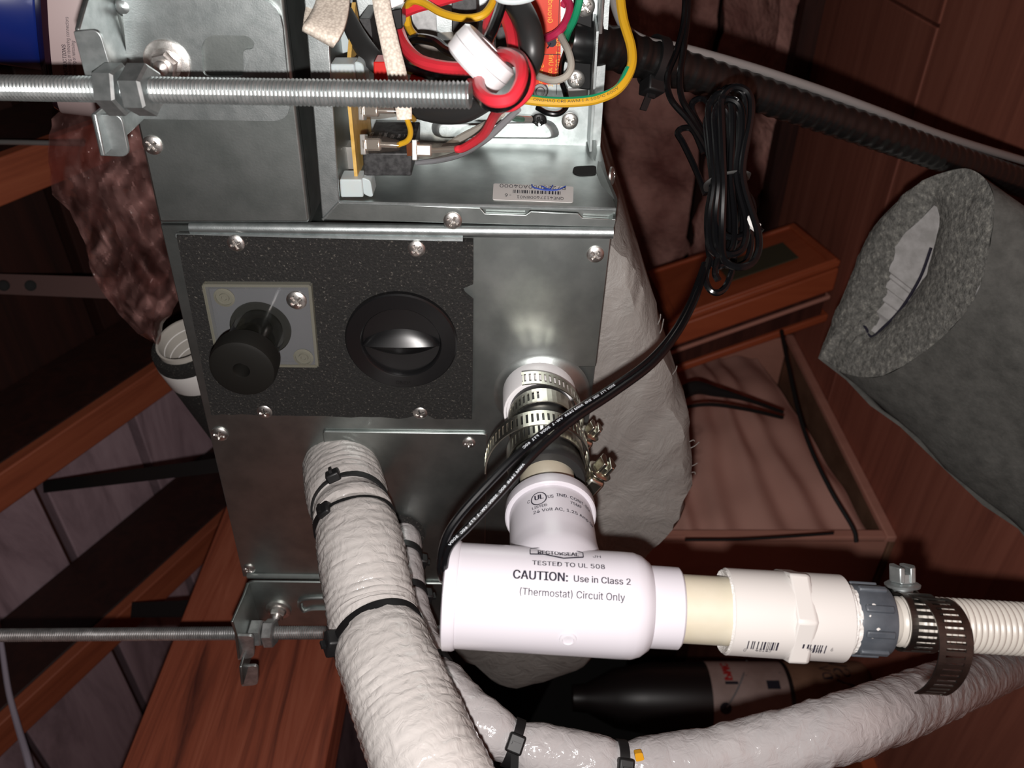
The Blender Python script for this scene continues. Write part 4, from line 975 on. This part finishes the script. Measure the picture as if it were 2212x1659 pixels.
def tie_at(label, cc, rr, idx, amt, head, **kw):
    ax = cc[min(idx + 3, len(cc) - 1)] - cc[max(idx - 3, 0)]; return cable_tie(label, cc[idx], ax, rr[idx] * (1 - amt) * 1.0 + .0004, head, **kw)
tie_at('black cable tie on the thick pipe closest to the end panel', bc, brr, bpin[0][3], .085, -12, tilt=(.18, .1))
tie_at('black cable tie on the thick pipe, next after the one at the panel', bc, brr, bpin[1][3], .055, -35, tilt=(-.25, .05))
tie_at('black cable tie on the thick pipe in front of the far rod', bc, brr, bpin[2][3], .045, -66, tilt=(-.1, -.05), hs=1.25)
tie_at('black cable tie on the thin pipe just below its foam seal', tc_, trr, tpin[0][3], .09, 110)
tie_at('second black cable tie along the thin pipe, beside the tee end cap', tc_, trr, tpin[1][3], .09, 110)
tie_at('black cable tie where the thin pipe bends below the tee', tc_, trr, tpin[2][3], .20, -5, hs=1.1)
tie_at('black cable tie with ridged tail pinching the thin pipe at the bottom bend', tc_, trr, tpin[3][3], .18, 0, hs=1.15, tail=((P(1112, 1660, .40) - P(1114, 1610, .40)).normalized(), .018))
tie_at('black cable tie beside the orange tape remnant on the thin pipe', tc_, trr, tpin[4][3], .21, 5, hs=1.1)

# ================================================================== CONDUIT, CABLE, CORD COIL
cpts = [(1225, 82, .428), (1300, 98, .437), (1390, 125, .449), (1500, 158, .462), (1600, 190, .475), (1750, 240, .492), (1900, 290, .51), (2050, 342, .545), (2260, 412, .61)]
mb = MB().tube([P(*p) for p in cpts], [.0114, .0113, .0111, .0108, .0105, .0102, .0100, .0100, .0100], 24, 60, fn=lambda s, a, f: 1 + .032 * math.sin(2 * PI * s / .0086))
con = solo('flexible_conduit', mb, 'conduit', 'black ribbed flexible conduit running out of the wiring compartment', 'conduit')
wire('grey_cable', [(1318, -60, .42), (1328, 10, .43), (1352, 62, .438), (1400, 90, .443), (1450, 99, .449), (1520, 116, .457), (1640, 151, .472), (1780, 198, .488), (1900, 242, .503), (2050, 298, .538), (2260, 362, .60)], [10, 10, 10, 10, 10, 10, 10, 10, 9.5, 9, 8], 'grey_cable', 'grey cable strapped along the black conduit', 'cable', seg=14)
ci = P(1414, 133, .452); cax = P(1500, 158, .462) - P(1390, 125, .449)
cable_tie('black cable tie holding the grey cable to the conduit, tail sticking out', ci, cax, .0128, 62, .0062, hs=1.5, tail=((P(1388, 212, .445) - P(1400, 182, .445)).normalized(), .014))
cord = thing('low_voltage_cord', 'coiled black two-wire cord hanging from the conduit, leads running to the tee', 'cord', P(1575, 380, .40))
cm = MB(); r_ = .00165
for i in range(9):
    k = i / 8; jx = random.uniform(-5, 5); lx, rx = 1526 + 30 * k + jx, 1574 + 46 * k + jx; ty = 196 + random.uniform(-12, 45) * (1 if i < 7 else .2); by = 556 + random.uniform(-60, 20); d0 = .400 - .012 * random.random() - .012 * (i % 3)
    wm = 1575
    pts = [(lx, ty + 40, d0), (lx + 8, ty + 6, d0 - .002), ((lx + rx) / 2, ty - 8, d0 - .003), (rx - 4, ty + 8, d0 - .003), (rx, ty + 60, d0 - .002), (wm + (rx - wm) * .62, 380, d0 + .001 * (i % 3)), (rx + 16 * k, by - 70, d0), (rx + 12 * k - 4, by - 14, d0 - .004), ((lx + rx) / 2 + 6 * k, by + 2, d0 - .006), (lx + 6, by - 16, d0 - .004), (lx + 2, by - 80, d0), (wm + (lx - wm) * .72, 380, d0 - .001 * (i % 3))]
    ps = [P(*p) for p in pts]; loop = catmull(ps[-2:] + ps + ps[:2], 8)[16:-16]
    cm.tube(loop[:-1], r_, 8, raw=True, closed=True)
for pts in ([(1532, 560, .392), (1524, 600, .388), (1534, 626, .386), (1552, 632, .386), (1570, 615, .388), (1584, 570, .392), (1588, 500, .398)], [(1550, 560, .39), (1545, 590, .388), (1552, 606, .387)],
            [(1525, 420, .41), (1500, 360, .414), (1476, 310, .416), (1464, 288, .416), (1476, 277, .414), (1498, 282, .41), (1520, 330, .408)], [(1530, 300, .41), (1500, 250, .412), (1496, 222, .41), (1520, 214, .408), (1545, 240, .404)],
            [(1596, 420, .380), (1606, 455, .372), (1616, 476, .369), (1634, 491, .366), (1645, 501, .365)]):
    cm.tube([P(*p) for p in pts], r_, 8, 8)
part('coil', cm, 'black_wire', cord, 'bundle of black loops')
for dx, dd in ((0, 0), (14, .003)):
    part('lead', MB().tube([P(*p) for p in ((1482 + dx * .6, -60, .42), (1478 + dx * .5, 40, .418), (1462 + dx, 110, .414), (1442 + dx * 1.9, 165, .410), (1450 + dx * 1.7, 215, .408), (1492 + dx * .8, 265, .406), (1530 + dx * .3, 330, .402), (1545, 400, .40))], r_, 8, 10), 'black_wire', cord)
lead_a = [(1522, 570, .392), (1508, 610, .385), (1488, 660, .375), (1450, 725, .36), (1395, 785, .345), (1310, 845, .33), (1225, 898, .318), (1140, 962, .312), (1058, 1042, .308), (990, 1118, .306), (962, 1165, .306), (952, 1215, .308), (956, 1250, .312), (968, 1258, .318)]
lead_b = [(1526, 572, .392), (1514, 612, .384), (1496, 660, .373), (1462, 722, .358), (1408, 788, .343), (1322, 852, .328), (1238, 908, .316), (1160, 975, .309), (1085, 1060, .305), (1012, 1138, .303), (972, 1180, .303), (960, 1222, .306), (964, 1248, .311), (972, 1256, .318)]
for q_ in (lead_a, lead_b): part('lead', MB().tube([P(*p) for p in q_], .00158, 10, 10), 'black_wire', cord)
part('twist_tie', MB().tube([P(*p) for p in ((1530, 420, .43), (1528, 396, .378), (1556, 378, .371), (1592, 371, .370), (1614, 374, .376), (1612, 388, .43))], .0016, 8, 8, flat=.4), 'twist_grey', cord, 'dark grey twist tie')
part('bare_tip', MB().tube([P(1614, 474, .369), P(1636, 492, .366)], .0023, 10, 3), 'sticker', cord, 'white bare tip')
g = MB()
for q_, s0, t_ in ((lead_a, .10, '300V  FT1  60C  SHB  AWM 2468  VW-1  300V  FT1  60C'), (lead_b, .155, 'AWM 2468  80C  300V  VW-1  FT1  60C  300V')):
    text_on_path(g, t_, .0016, catmull([P(*p) for p in q_], 12), s0, .0016, Vector((1, 0, 0)), sx=1.6)
part('printed_text', g, 'ink_white', cord, 'tiny white print along the leads')

# ================================================================== THINGS AROUND THE UNIT
# grey wrapped duct behind
dpl = Pl(EP(1300, 900, -.045), N)
dpts = [(1180, 470), (1342, 500), (1385, 590), (1422, 700), (1475, 870), (1506, 1000), (1488, 1082), (1402, 1182), (1345, 1330), (1268, 1440), (1110, 1500), (965, 1410), (940, 1240), (1000, 900)]
base = round_poly(dpl.poly(dpts), .03, 6); cen = sum(base, Vector()) / len(base); rows = []
for i, (off, sc_) in enumerate(((.016, .0), (.016, .35), (.014, .7), (.010, .90), (.002, .975), (-.02, 1.0), (-.08, 1.0), (-.2, .99), (-.4, .98))):
    row = []
    for j, p in enumerate(base + [base[0]]):
        q_ = cen + (p - cen) * sc_ + N * off; k = noise.fractal(q_ * 16, 1, 2, 4)
        row.append(q_ + N * k * .006 + (p - cen).normalized() * noise.fractal(q_ * 45 + Vector((3, 3, 3)), 1, 2, 4) * .006 * (1 if sc_ > .8 else 0))
    rows.append(row)
dct = solo('insulated_duct', MB().grid(rows), 'duct_wrap', 'grey foil-wrapped duct plenum bulging behind the unit', 'duct')
fz = MB()
for i in range(10):
    t = random.uniform(.25, .62); k = int(t * len(base)); p = base[k] - N * .01; o = (p - cen).normalized()
    fz.tube([p - o * .003, p + o * random.uniform(.001, .003), p + o * random.uniform(.002, .005) + VV * random.uniform(-.006, .006)], .0003, 5, 4)
part('frayed_fibre', fz, 'duct_wrap', dct)['kind'] = 'stuff'

# insulated stub tube hanging behind the panel
SC = P(400, 738, .60); sax = Wd(.12, -.60, .79).normalized()
stb = thing('insulated_stub', 'foam-sleeved white pipe end poking out behind the end panel edge', 'pipe stub', SC)
part('pipe_wall', MB().lathe(SC, sax, [(.0185, .08), (.0185, .0), (.0192, -.003), (.0208, -.003), (.0212, .002), (.0212, .08)], 44, caps=False), 'hose_white', stb)
for k in range(4): part('inner_rib', MB().lathe(SC + sax * (.006 + .009 * k), sax, [(.0185, -.0004), (.0180, 0), (.0185, .0004)], 40, caps=False), 'sticker', stb)
part('foam_sleeve', MB().lathe(SC, sax, [(.0212, .004), (.0215, .0005), (.0262, .0015), (.0272, .006), (.0272, .16)], 44, caps=False), 'black_foam', stb, 'black foam sleeve')
part('tape_band', MB().lathe(SC, sax, [(.0276, .010), (.0278, .011), (.0278, .030), (.0274, .031)], 44, caps=False), 'sticker', stb, 'white tape band')
part('pipe_floor', MB().lathe(SC + sax * .06, sax, [(0, 0), (.0184, 0)], 30, caps=False), 'hose_white', stb)

# bottle standing on the unit
bo = thing('sealant_bottle', 'clear bottle with blue cap and white printed label standing on the unit', 'bottle', P(440, 10, .45))
BA = Wd(math.cos(.42), 0, math.sin(.42)).normalized(); BC = P(100, -5, .45)
part('cap', MB().lathe(BC, BA, [(0, -.036), (.036, -.036), (.0385, -.034), (.0388, -.031), (.0384, -.029), (.0384, -.003), (.0376, -.0018), (.03, -.0018)], 56, fn=lambda h, t: 1 + .006 * math.cos(t * 60)), 'blue_cap', bo, 'blue screw cap')
part('bottle_body', MB().lathe(BC, BA, [(.034, -.003), (.036, -.002), (.050, -.0005), (.0585, .003), (.0600, .006), (.0600, .071), (.057, .074), (0, .074)], 64, caps=False), 'bottle_plastic', bo, 'clear plum-tinted bottle')
part('paper_label', MB().lathe(BC, BA, [(.0604, .0060), (.0606, .0064), (.0606, .067), (.0604, .0673)], 64, caps=False), 'bottle_label', bo, 'white paper label')
CL = Cyl(BC, BA, .0607); g = MB()
h_, t_ = CL.hit(150, 120); sgl = 1 if (CL.at(h_, t_ + .1) - CL.at(h_, t_)).dot(Vector((1, 0, 0))) > 0 else -1
text_map(g, 'INSTRUCTIONS', .0034, CL.mapper(147, 166, False, (sgl, -1), .0002), .01); text_map(g, 'before installing or removing connectors', .0031, CL.mapper(157, 176, False, (sgl, -1), .0002), 0, sx=.85)
text_map(g, 'before connecting or removing', .0031, CL.mapper(168, 186, False, (sgl, -1), .0002), 0, sx=.85)
text_map(g, 'WARNING', .0085, CL.mapper(172, 2, False, (sgl, -1), .0002), .04)
part('printed_text', g, 'ink', bo, 'dark label print')

# crumpled plastic bag hanging behind the brackets
left = [(150, 222), (112, 258), (104, 330), (112, 420), (150, 455), (186, 530), (194, 580), (216, 625), (262, 684), (300, 722), (334, 742)]
right = [(300, 215), (330, 260), (352, 330), (372, 420), (392, 480), (400, 540), (402, 590), (392, 640), (372, 668), (352, 700), (340, 744)]
CR = [[(math.cos(a_), math.sin(a_), f_, .017 / (f_ * 100 + .3), random.random() * 7) for a_, f_ in [(random.choice((.1, .5, .8, 1.1, 2.6)) + random.uniform(-.3, .3), random.uniform(.005, .020)) for k in range(7)]] for l_ in range(2)]
mb = MB()
for layer, d_ in ((0, .535), (1, .566)):
    rows = []
    for i in range(101):
        t = i / 100 * (len(left) - 1); k = min(int(t), len(left) - 2); f_ = t - k
        lx, ly = [left[k][j] + (left[k + 1][j] - left[k][j]) * f_ for j in (0, 1)]; rx, ry = [right[k][j] + (right[k + 1][j] - right[k][j]) * f_ for j in (0, 1)]
        row = []
        for j in range(61):
            s = j / 60; px, py = lx + (rx - lx) * s, ly + (ry - ly) * s; q_ = Vector((px * .013, py * .013, 4 + layer * 3))
            bulge = (1 - abs(2 * s - 1) ** 2) * .022
            z = noise.noise(q_ * .6) * .012
            for (ca, sa, fq_, am, ph) in CR[layer]:
                qq = (px * ca + py * sa) * fq_ + ph + .35 * noise.noise(q_ * .8 + Vector((ph, 0, 0))); z += am * (abs(2 * (qq % 1) - 1) - .5) * min(1, .35 + i / 70)
            jx = noise.noise(q_ * 3) * 5
            row.append(P(px + jx, py + jx * .6, d_ + (-bulge if layer == 0 else bulge) + z))
        rows.append(row)
    mb.grid(rows)
solo('plastic_bag', mb, 'bag_film', 'crumpled pinkish clear plastic bag hanging behind the near bracket', 'bag')

# straps, cables on the roof side
sp = thing('hanger_strap', 'pale perforated metal strap crossing to the plastic bag', 'strap', P(60, 620, .85))
a, b = P(-40, 612, .86), P(235, 622, .80); d = (b - a).normalized(); s_ = d.cross((CAM - a).normalized()).normalized()
part('strap_band', MB().box((a + b) / 2, (d, s_, d.cross(s_)), ((b - a).length / 2, .0105, .0008)), 'strap_pink', sp)
for px in (66, 8, 124): part('strap_hole', MB().lathe(P(px, 617, .83), (CAM - a), [(.0055, .001), (.0045, .0016), (0, .0016)], 20), 'cap_gap', sp)
wire('steel_rod', [(-60, 306, .75), (60, 308, .73), (180, 311, .71)], 5.5, 'grey_cable', 'thin pale rod behind the plastic bag', 'rod')
wire('white_cable', [(-8, 1330, .88), (4, 1400, .88), (18, 1490, .87), (36, 1560, .86), (60, 1640, .84), (80, 1720, .83)], [5, 5.5, 6, 6.5, 7.5, 8], 'lilac_cable', 'pale thin cable dangling in front of the roof planks', 'cable')
def strap(pts, label, wd):
    a, b = P(*pts[0]), P(*pts[1]); d = (b - a).normalized(); s_ = d.cross((CAM - a).normalized()).normalized()
    return solo('support_strap', MB().box((a + b) / 2, (d, s_, d.cross(s_)), ((b - a).length / 2, wd, .0012)), 'strap_black', label, 'strap', 'black hanger straps below the roof', bevel=.0004)
strap([(95, 1052, .96), (480, 1004, .78)], 'black support strap crossing the shaded roof planks', .0070)
strap([(285, 1318, .98), (490, 1312, .84)], 'black support strap ending behind the red joist, close to the far rod', .0090)

# grey foam tube standing on the floor
fc = [(1767, 774, .655), (1800, 690, .645), (1839, 595, .63), (1879, 503, .61), (1936, 438, .58), (1994, 392, .555), (2074, 364, .53), (2126, 384, .51), (2148, 436, .50), (2137, 540, .505), (2103, 648, .52), (2022, 740, .555), (1908, 812, .60), (1822, 806, .635), (1790, 782, .65)]
rim = catmull([P(*p) for p in fc] + [P(*fc[0])], 5)[:-1]
hl_ = [(2025, 436), (2029, 476), (2019, 528), (2002, 579), (1982, 619), (1959, 654), (1931, 688), (1908, 708), (1893, 722), (1884, 716), (1886, 700), (1900, 670), (1912, 640), (1922, 600), (1928, 565), (1934, 535), (1953, 505), (1985, 478), (2010, 452)]
def dface(px, py): return .655 + (px - 1767) / 381 * -.115 + (774 - py) / 410 * -.030
rcen = sum(rim, Vector()) / len(rim); fax = (P(2360, 1290, .575) - P(1805, 808, .64)).normalized()
# length to the floor
ft = thing('foam_tube', 'grey foam pipe insulation sleeve standing on the floor with a split open end', 'insulation', rcen + fax * .3)
mb = MB(); rows = []
def wob(p, k): return noise.fractal(p * 20, 1, 2, 4) * k
for i in range(24):
    t = i / 23 * .62; sc_ = 1 + .10 * t
    row = []
    for p in rim + [rim[0]]:
        q_ = rcen + (p - rcen) * sc_ + fax * t; q_ = q_ + (p - rcen).normalized() * (wob(q_, .006))
        if i == 0: q_ = p
        if q_.z < 0: q_.z = 0
        row.append(q_)
    rows.append(row)
mb.grid(rows); part('outer_skin', mb, 'grey_foam', ft)
# cut end: band between rim and hole
def ray_hit(cx, cy, a, poly):
    dx, dy = math.cos(a), math.sin(a); best = None
    for (x0, y0), (x1, y1) in zip(poly, poly[1:] + poly[:1]):
        ex_, ey_ = x1 - x0, y1 - y0; den = dx * ey_ - dy * ex_
        if abs(den) < 1e-9: continue
        t = ((x0 - cx) * ey_ - (y0 - cy) * ex_) / den; u_ = ((x0 - cx) * dy - (y0 - cy) * dx) / den
        if t > 0 and 0 <= u_ <= 1 and (best is None or t < best): best = t
    return cx + dx * best, cy + dy * best
hcx, hcy = 1968, 590
def pxy(p): q_ = p - CAM; return CX - F * q_.z / q_.y, CY - F * q_.x / q_.y
nn = len(rim); rowsf = []
inner = []
for p in rim:
    x_, y_ = pxy(p); hx__, hy__ = ray_hit(hcx, hcy, math.atan2(y_ - hcy, x_ - hcx), hl_)
    inner.append(P(hx__ + (random.uniform(-5, 5) if hx__ < 1945 else 0), hy__, dface(hx__, hy__)))
hc0 = P(hcx, hcy, dface(hcx, hcy))
for k in range(9):
    t = k / 8; rowsf.append([rim[i % nn].lerp(inner[i % nn], t) - fax * (.006 * math.sin(PI * min(1, t * 1.0)) + .002 * noise.fractal(rim[i % nn].lerp(inner[i % nn], t) * 60, 1, 2, 3)) for i in range(nn + 1)])
part('cut_end', MB().grid(rowsf), 'grey_foam_cut', ft, 'speckled cut foam end')
rowsf = []
for k in range(6):
    t = k / 5; rowsf.append([hc0 + (inner[i % nn] - hc0) * (1 - .15 * t) + fax * (.075 * t) for i in range(nn + 1)])
rowsf.append([hc0 + fax * .08 for i in range(nn + 1)])
part('inner_wall', MB().grid(rowsf), 'foam_inside', ft, 'pale inside of the sleeve')
part('pen_line', MB().tube([p - fax * .002 for p in [P(x_, y_, dface(x_, y_)) for x_, y_ in ((1864, 696), (1876, 714), (1888, 731), (1912, 712), (1944, 680), (1972, 640), (1996, 596), (2016, 540))]], .0011, 6, 8), 'ink', ft, 'dark blue cut line')

# carton standing on the floor, packed with pink cloth
def FLp(px, py): d = CAMZ * F / (px - CX); return Vector(((CY - py) / F * d, d, 0))
A_, B_ = FLp(1938, 1165), FLp(1715, 720); ab = (B_ - A_); ab = -N * ab.length
wdt = ab.length; dep = .20; hgt_ = .38; th = .009
ca = thing('open_carton', 'brown open-fronted carton standing on the plywood floor', 'carton', A_ + ab * .5)
ex = -N; ey = VV
def cbx(name, x0, x1, y0, y1, z0, z1, mt_='carton_brown', bev=.002):
    c_ = A_ + ex * (x0 + x1) / 2 + ey * (y0 + y1) / 2 + Z * (z0 + z1) / 2; return part(name, MB().box(c_, (ex, ey, Z), ((x1 - x0) / 2, (y1 - y0) / 2, (z1 - z0) / 2)), mt_, ca, bevel=bev)
cbx('bottom_panel', 0, wdt, .004, dep, 0, .008, 'kraft'); cbx('front_rim', 0, wdt, -.004, .006, 0, .014); cbx('front_rim', 0, .014, -.004, .006, .014, hgt_); cbx('side_panel', 0, th, 0, dep, .010, hgt_); cbx('side_panel', wdt - th, wdt, 0, dep, .010, hgt_); cbx('back_panel', th, wdt - th, dep - th, dep, .010, hgt_)  # bottom panel's darker brown paints in the shade inside the carton
cbx('top_panel', 0, wdt, 0, dep, hgt_, hgt_ + th)
part('nail_head', MB().lathe(A_ + ex * .075 + ey * .05 + Z * .011, Z, [(.007, 0), (.005, .002), (0, .003)], 14), 'sticker', ca, 'pale nail head')
rows = []
top_, bot_ = .052, .36
for i in range(61):
    s = i / 60; row = []
    for j in range(141):
        t = j / 140
        x = .012 + (wdt - .05) * s
        zl = .02 + .055 * (1 - abs(2 * s - 1)) * 0 + .10 * max(0, .25 - s) * 0 + .05 * (s) 
        z = zl + (.355 - zl) * t
        fold = .010 * math.sin(t * 36 + 6 * (s - .3) * (t - .5) + noise.noise(Vector((s * 1.2, t * 3, 1))) * 5) * (.5 + .5 * (1 - s)) + .010 * noise.noise(Vector((s * 7, t * 5, 9)))
        bulge = -.008 + .05 * (math.sin(PI * s) * math.sin(PI * min(1, t + .15))) * .6
        row.append(A_ + ex * x + Z * z - ey * (bulge - .012 + fold * .6))
    rows.append(row)
cl = MB().grid(rows); bk = [p + ey * .12 for p in (rows[0][0], rows[0][-1], rows[-1][-1], rows[-1][0])]
cl.plate([A_ + ex * .014 + Z * .022 + ey * .03, A_ + ex * .014 + Z * .35 + ey * .03, A_ + ex * (wdt - .04) + Z * .35 + ey * .03, A_ + ex * (wdt - .04) + Z * .075 + ey * .03], ey * .13)
solo('folded_cloth', cl, 'pink_cloth', 'pink pleated cloth packed in the open carton', 'cloth')
wire('black_lace', [(1688, 716, 1.20), (1705, 800, 1.12), (1725, 890, 1.06), (1752, 970, 1.02), (1795, 1060, .985), (1842, 1140, .965), (1850, 1172, .96)], [4.5] * 7, 'strap_black', 'black lace running down over the pink cloth', 'lace')
wire('black_lace', [(1450, 862, .93), (1500, 838, .95), (1545, 846, .965), (1610, 862, .985), (1690, 890, 1.02)], [16, 15, 11, 5, 4], 'strap_black', 'black lace with a thick end lying across the pink cloth', 'lace')
wire('black_lace', [(1455, 884, .92), (1530, 874, .942), (1610, 884, .97), (1690, 902, 1.005)], [4] * 4, 'strap_black', 'thin second black lace just below the thick-ended lace', 'lace')
wire('black_lace', [(1480, 1166, .93), (1600, 1165, .94), (1720, 1158, .945), (1800, 1152, .95)], [3] * 4, 'strap_black', 'black cord along the lower hem of the pink cloth', 'lace')

# orange case standing behind the carton
qd = [(1392, 582, 1.40), (1720, 482, 1.33), (1816, 562, 1.20), (1560, 686, 1.20), (1430, 700, 1.22)]
tk = P(1782, 700, 1.27) - P(1816, 562, 1.20)
oc = thing('wooden_case', 'orange-brown wooden case with a dark green panel on its lid', 'case', P(1790, 690, 1.25))
fq = [P(*p) for p in ((1392, 590, 1.40), (1722, 482, 1.33), (1818, 562, 1.20), (1445, 695, 1.24))]
nrmc = (fq[1] - fq[0]).cross(fq[3] - fq[0]).normalized()
if nrmc.dot(CAM - fq[0]) < 0: nrmc = -nrmc
part('case_body', MB().plate([p + tk * .12 for p in fq], tk * .34), 'orange_wood', oc, bevel=.003)
part('lid', MB().plate(fq, tk * .10), 'orange_wood', oc, bevel=.003)
cq = sum(fq, Vector()) / 4
part('base_ledge', MB().plate([cq + (p - cq) * 1.01 + tk * .84 for p in fq], tk * .12), 'orange_wood', oc, bevel=.003)
part('recess_wall', MB().plate([cq + (p - cq) * .93 + tk * .44 for p in fq], tk * .42), 'old_wood', oc)
part('ledge', MB().plate([cq + (p - cq) * .985 + tk * .54 for p in fq], tk * .06), 'carton_brown', oc, bevel=.002)
part('lid_frame', MB().plate([cq + (p - cq) * .97 + nrmc * .004 for p in fq], -nrmc * .006, [[cq + (p - cq) * .88 + nrmc * .004 for p in fq]]), 'orange_wood', oc, bevel=.002)
inset = lambda u_, v_: fq[0].lerp(fq[1], u_).lerp(fq[3].lerp(fq[2], u_), v_) + nrmc * .002
part('dark_inlay', MB().plate([inset(.42, .34), inset(.83, .34), inset(.83, .72), inset(.42, .72)], nrmc * .002), 'lcd_dark', oc, 'dark green inlaid panel')

# tall can on the floor
KC = AC(1.045, -.664, 0); KC.z = 0
kan = thing('labelled_can', 'dark can with pale label and brown base standing on the floor under the pipes', 'can', KC)
zz = lambda px: CAMZ - (px - CX) / F * 1.13
part('base', MB().lathe(KC, Z, [(.049, 0), (.050, .004), (.050, zz(1712)), (.0488, zz(1705))], 48), 'kraft', kan, 'brown base band')
part('dark_body', MB().lathe(KC, Z, [(.0492, zz(1716)), (.0492, zz(1520)), (.048, zz(1400)), (.040, zz(1330)), (.020, zz(1270)), (.018, zz(1240)), (0, zz(1238))], 48), 'dark_bottle', kan)
part('paper_label', MB().lathe(KC, Z, [(.0494, zz(1698)), (.0497, zz(1697)), (.0497, zz(1534)), (.0494, zz(1533))], 48, caps=False), 'label_paper', kan, 'pale paper label')
CK = Cyl(KC, U, .0498)
def can_print(items, mt_, lb):
    g_ = MB()
    for kind, *a in items:
        if kind == 't':
            h_, t_ = CK.hit(a[1], a[2]); sg_ = 1 if (CK.at(h_, t_ + .1) - CK.at(h_, t_)).dot(Vector((1, 0, 0))) > 0 else -1
            text_map(g_, a[0], a[3], CK.mapper(a[1], a[2], a[4], (sg_, 1) if not a[4] else (1, sg_), .0003), a[5] if len(a) > 5 else 0)
        else:
            rects(g_, CK.mapper(a[0], a[1], True, (1, 1), .0003), [(0, 0, a[2], a[3])])
    part('printed_text', g_, mt_, kan, lb)
can_print([('t', 'PMC', 1566, 1470, .022, False, .05)], 'ink_red', 'red letters')
can_print([('r', 1566, 1472, .018, .004), ('r', 1545, 1420, .004, .05), ('r', 1590, 1420, .003, .045), ('r', 1662, 1415, .003, .04), ('r', 1655, 1470, .018, .012)], 'ink', 'dark label rules')
can_print([('t', 'ASV', 1815, 1500, .045, False, .0), ('t', 'DV', 1780, 1470, .028, False, .0)], 'ink', 'black handwriting')
pts = [KC + (CK.at(*CK.hit(x, y), .0006) - KC) for x, y in ((1570, 1528), (1590, 1495), (1605, 1460), (1612, 1415))]
part('drawn_line', MB().tube(pts, .0012, 6, 5), 'grey_wire', kan, 'grey printed tool outline')
part('drawn_disc', MB().lathe(CK.at(*CK.hit(1568, 1530), .0002), CK.at(*CK.hit(1568, 1530), 1) - CK.at(*CK.hit(1568, 1530), 0), [(.008, 0), (.008, .0003)], 20), 'ink', kan, 'dark printed disc')
# small orange block by the lower edge
q_ = FLp(1880, 1672); solo('wood_offcut', MB().box(q_ + Z * .01, (ex, ey, Z), (.05, .03, .01)), 'orange_wood', 'small orange wood offcut on the floor peeking below the wrapped pipe', 'offcut', bevel=.001)
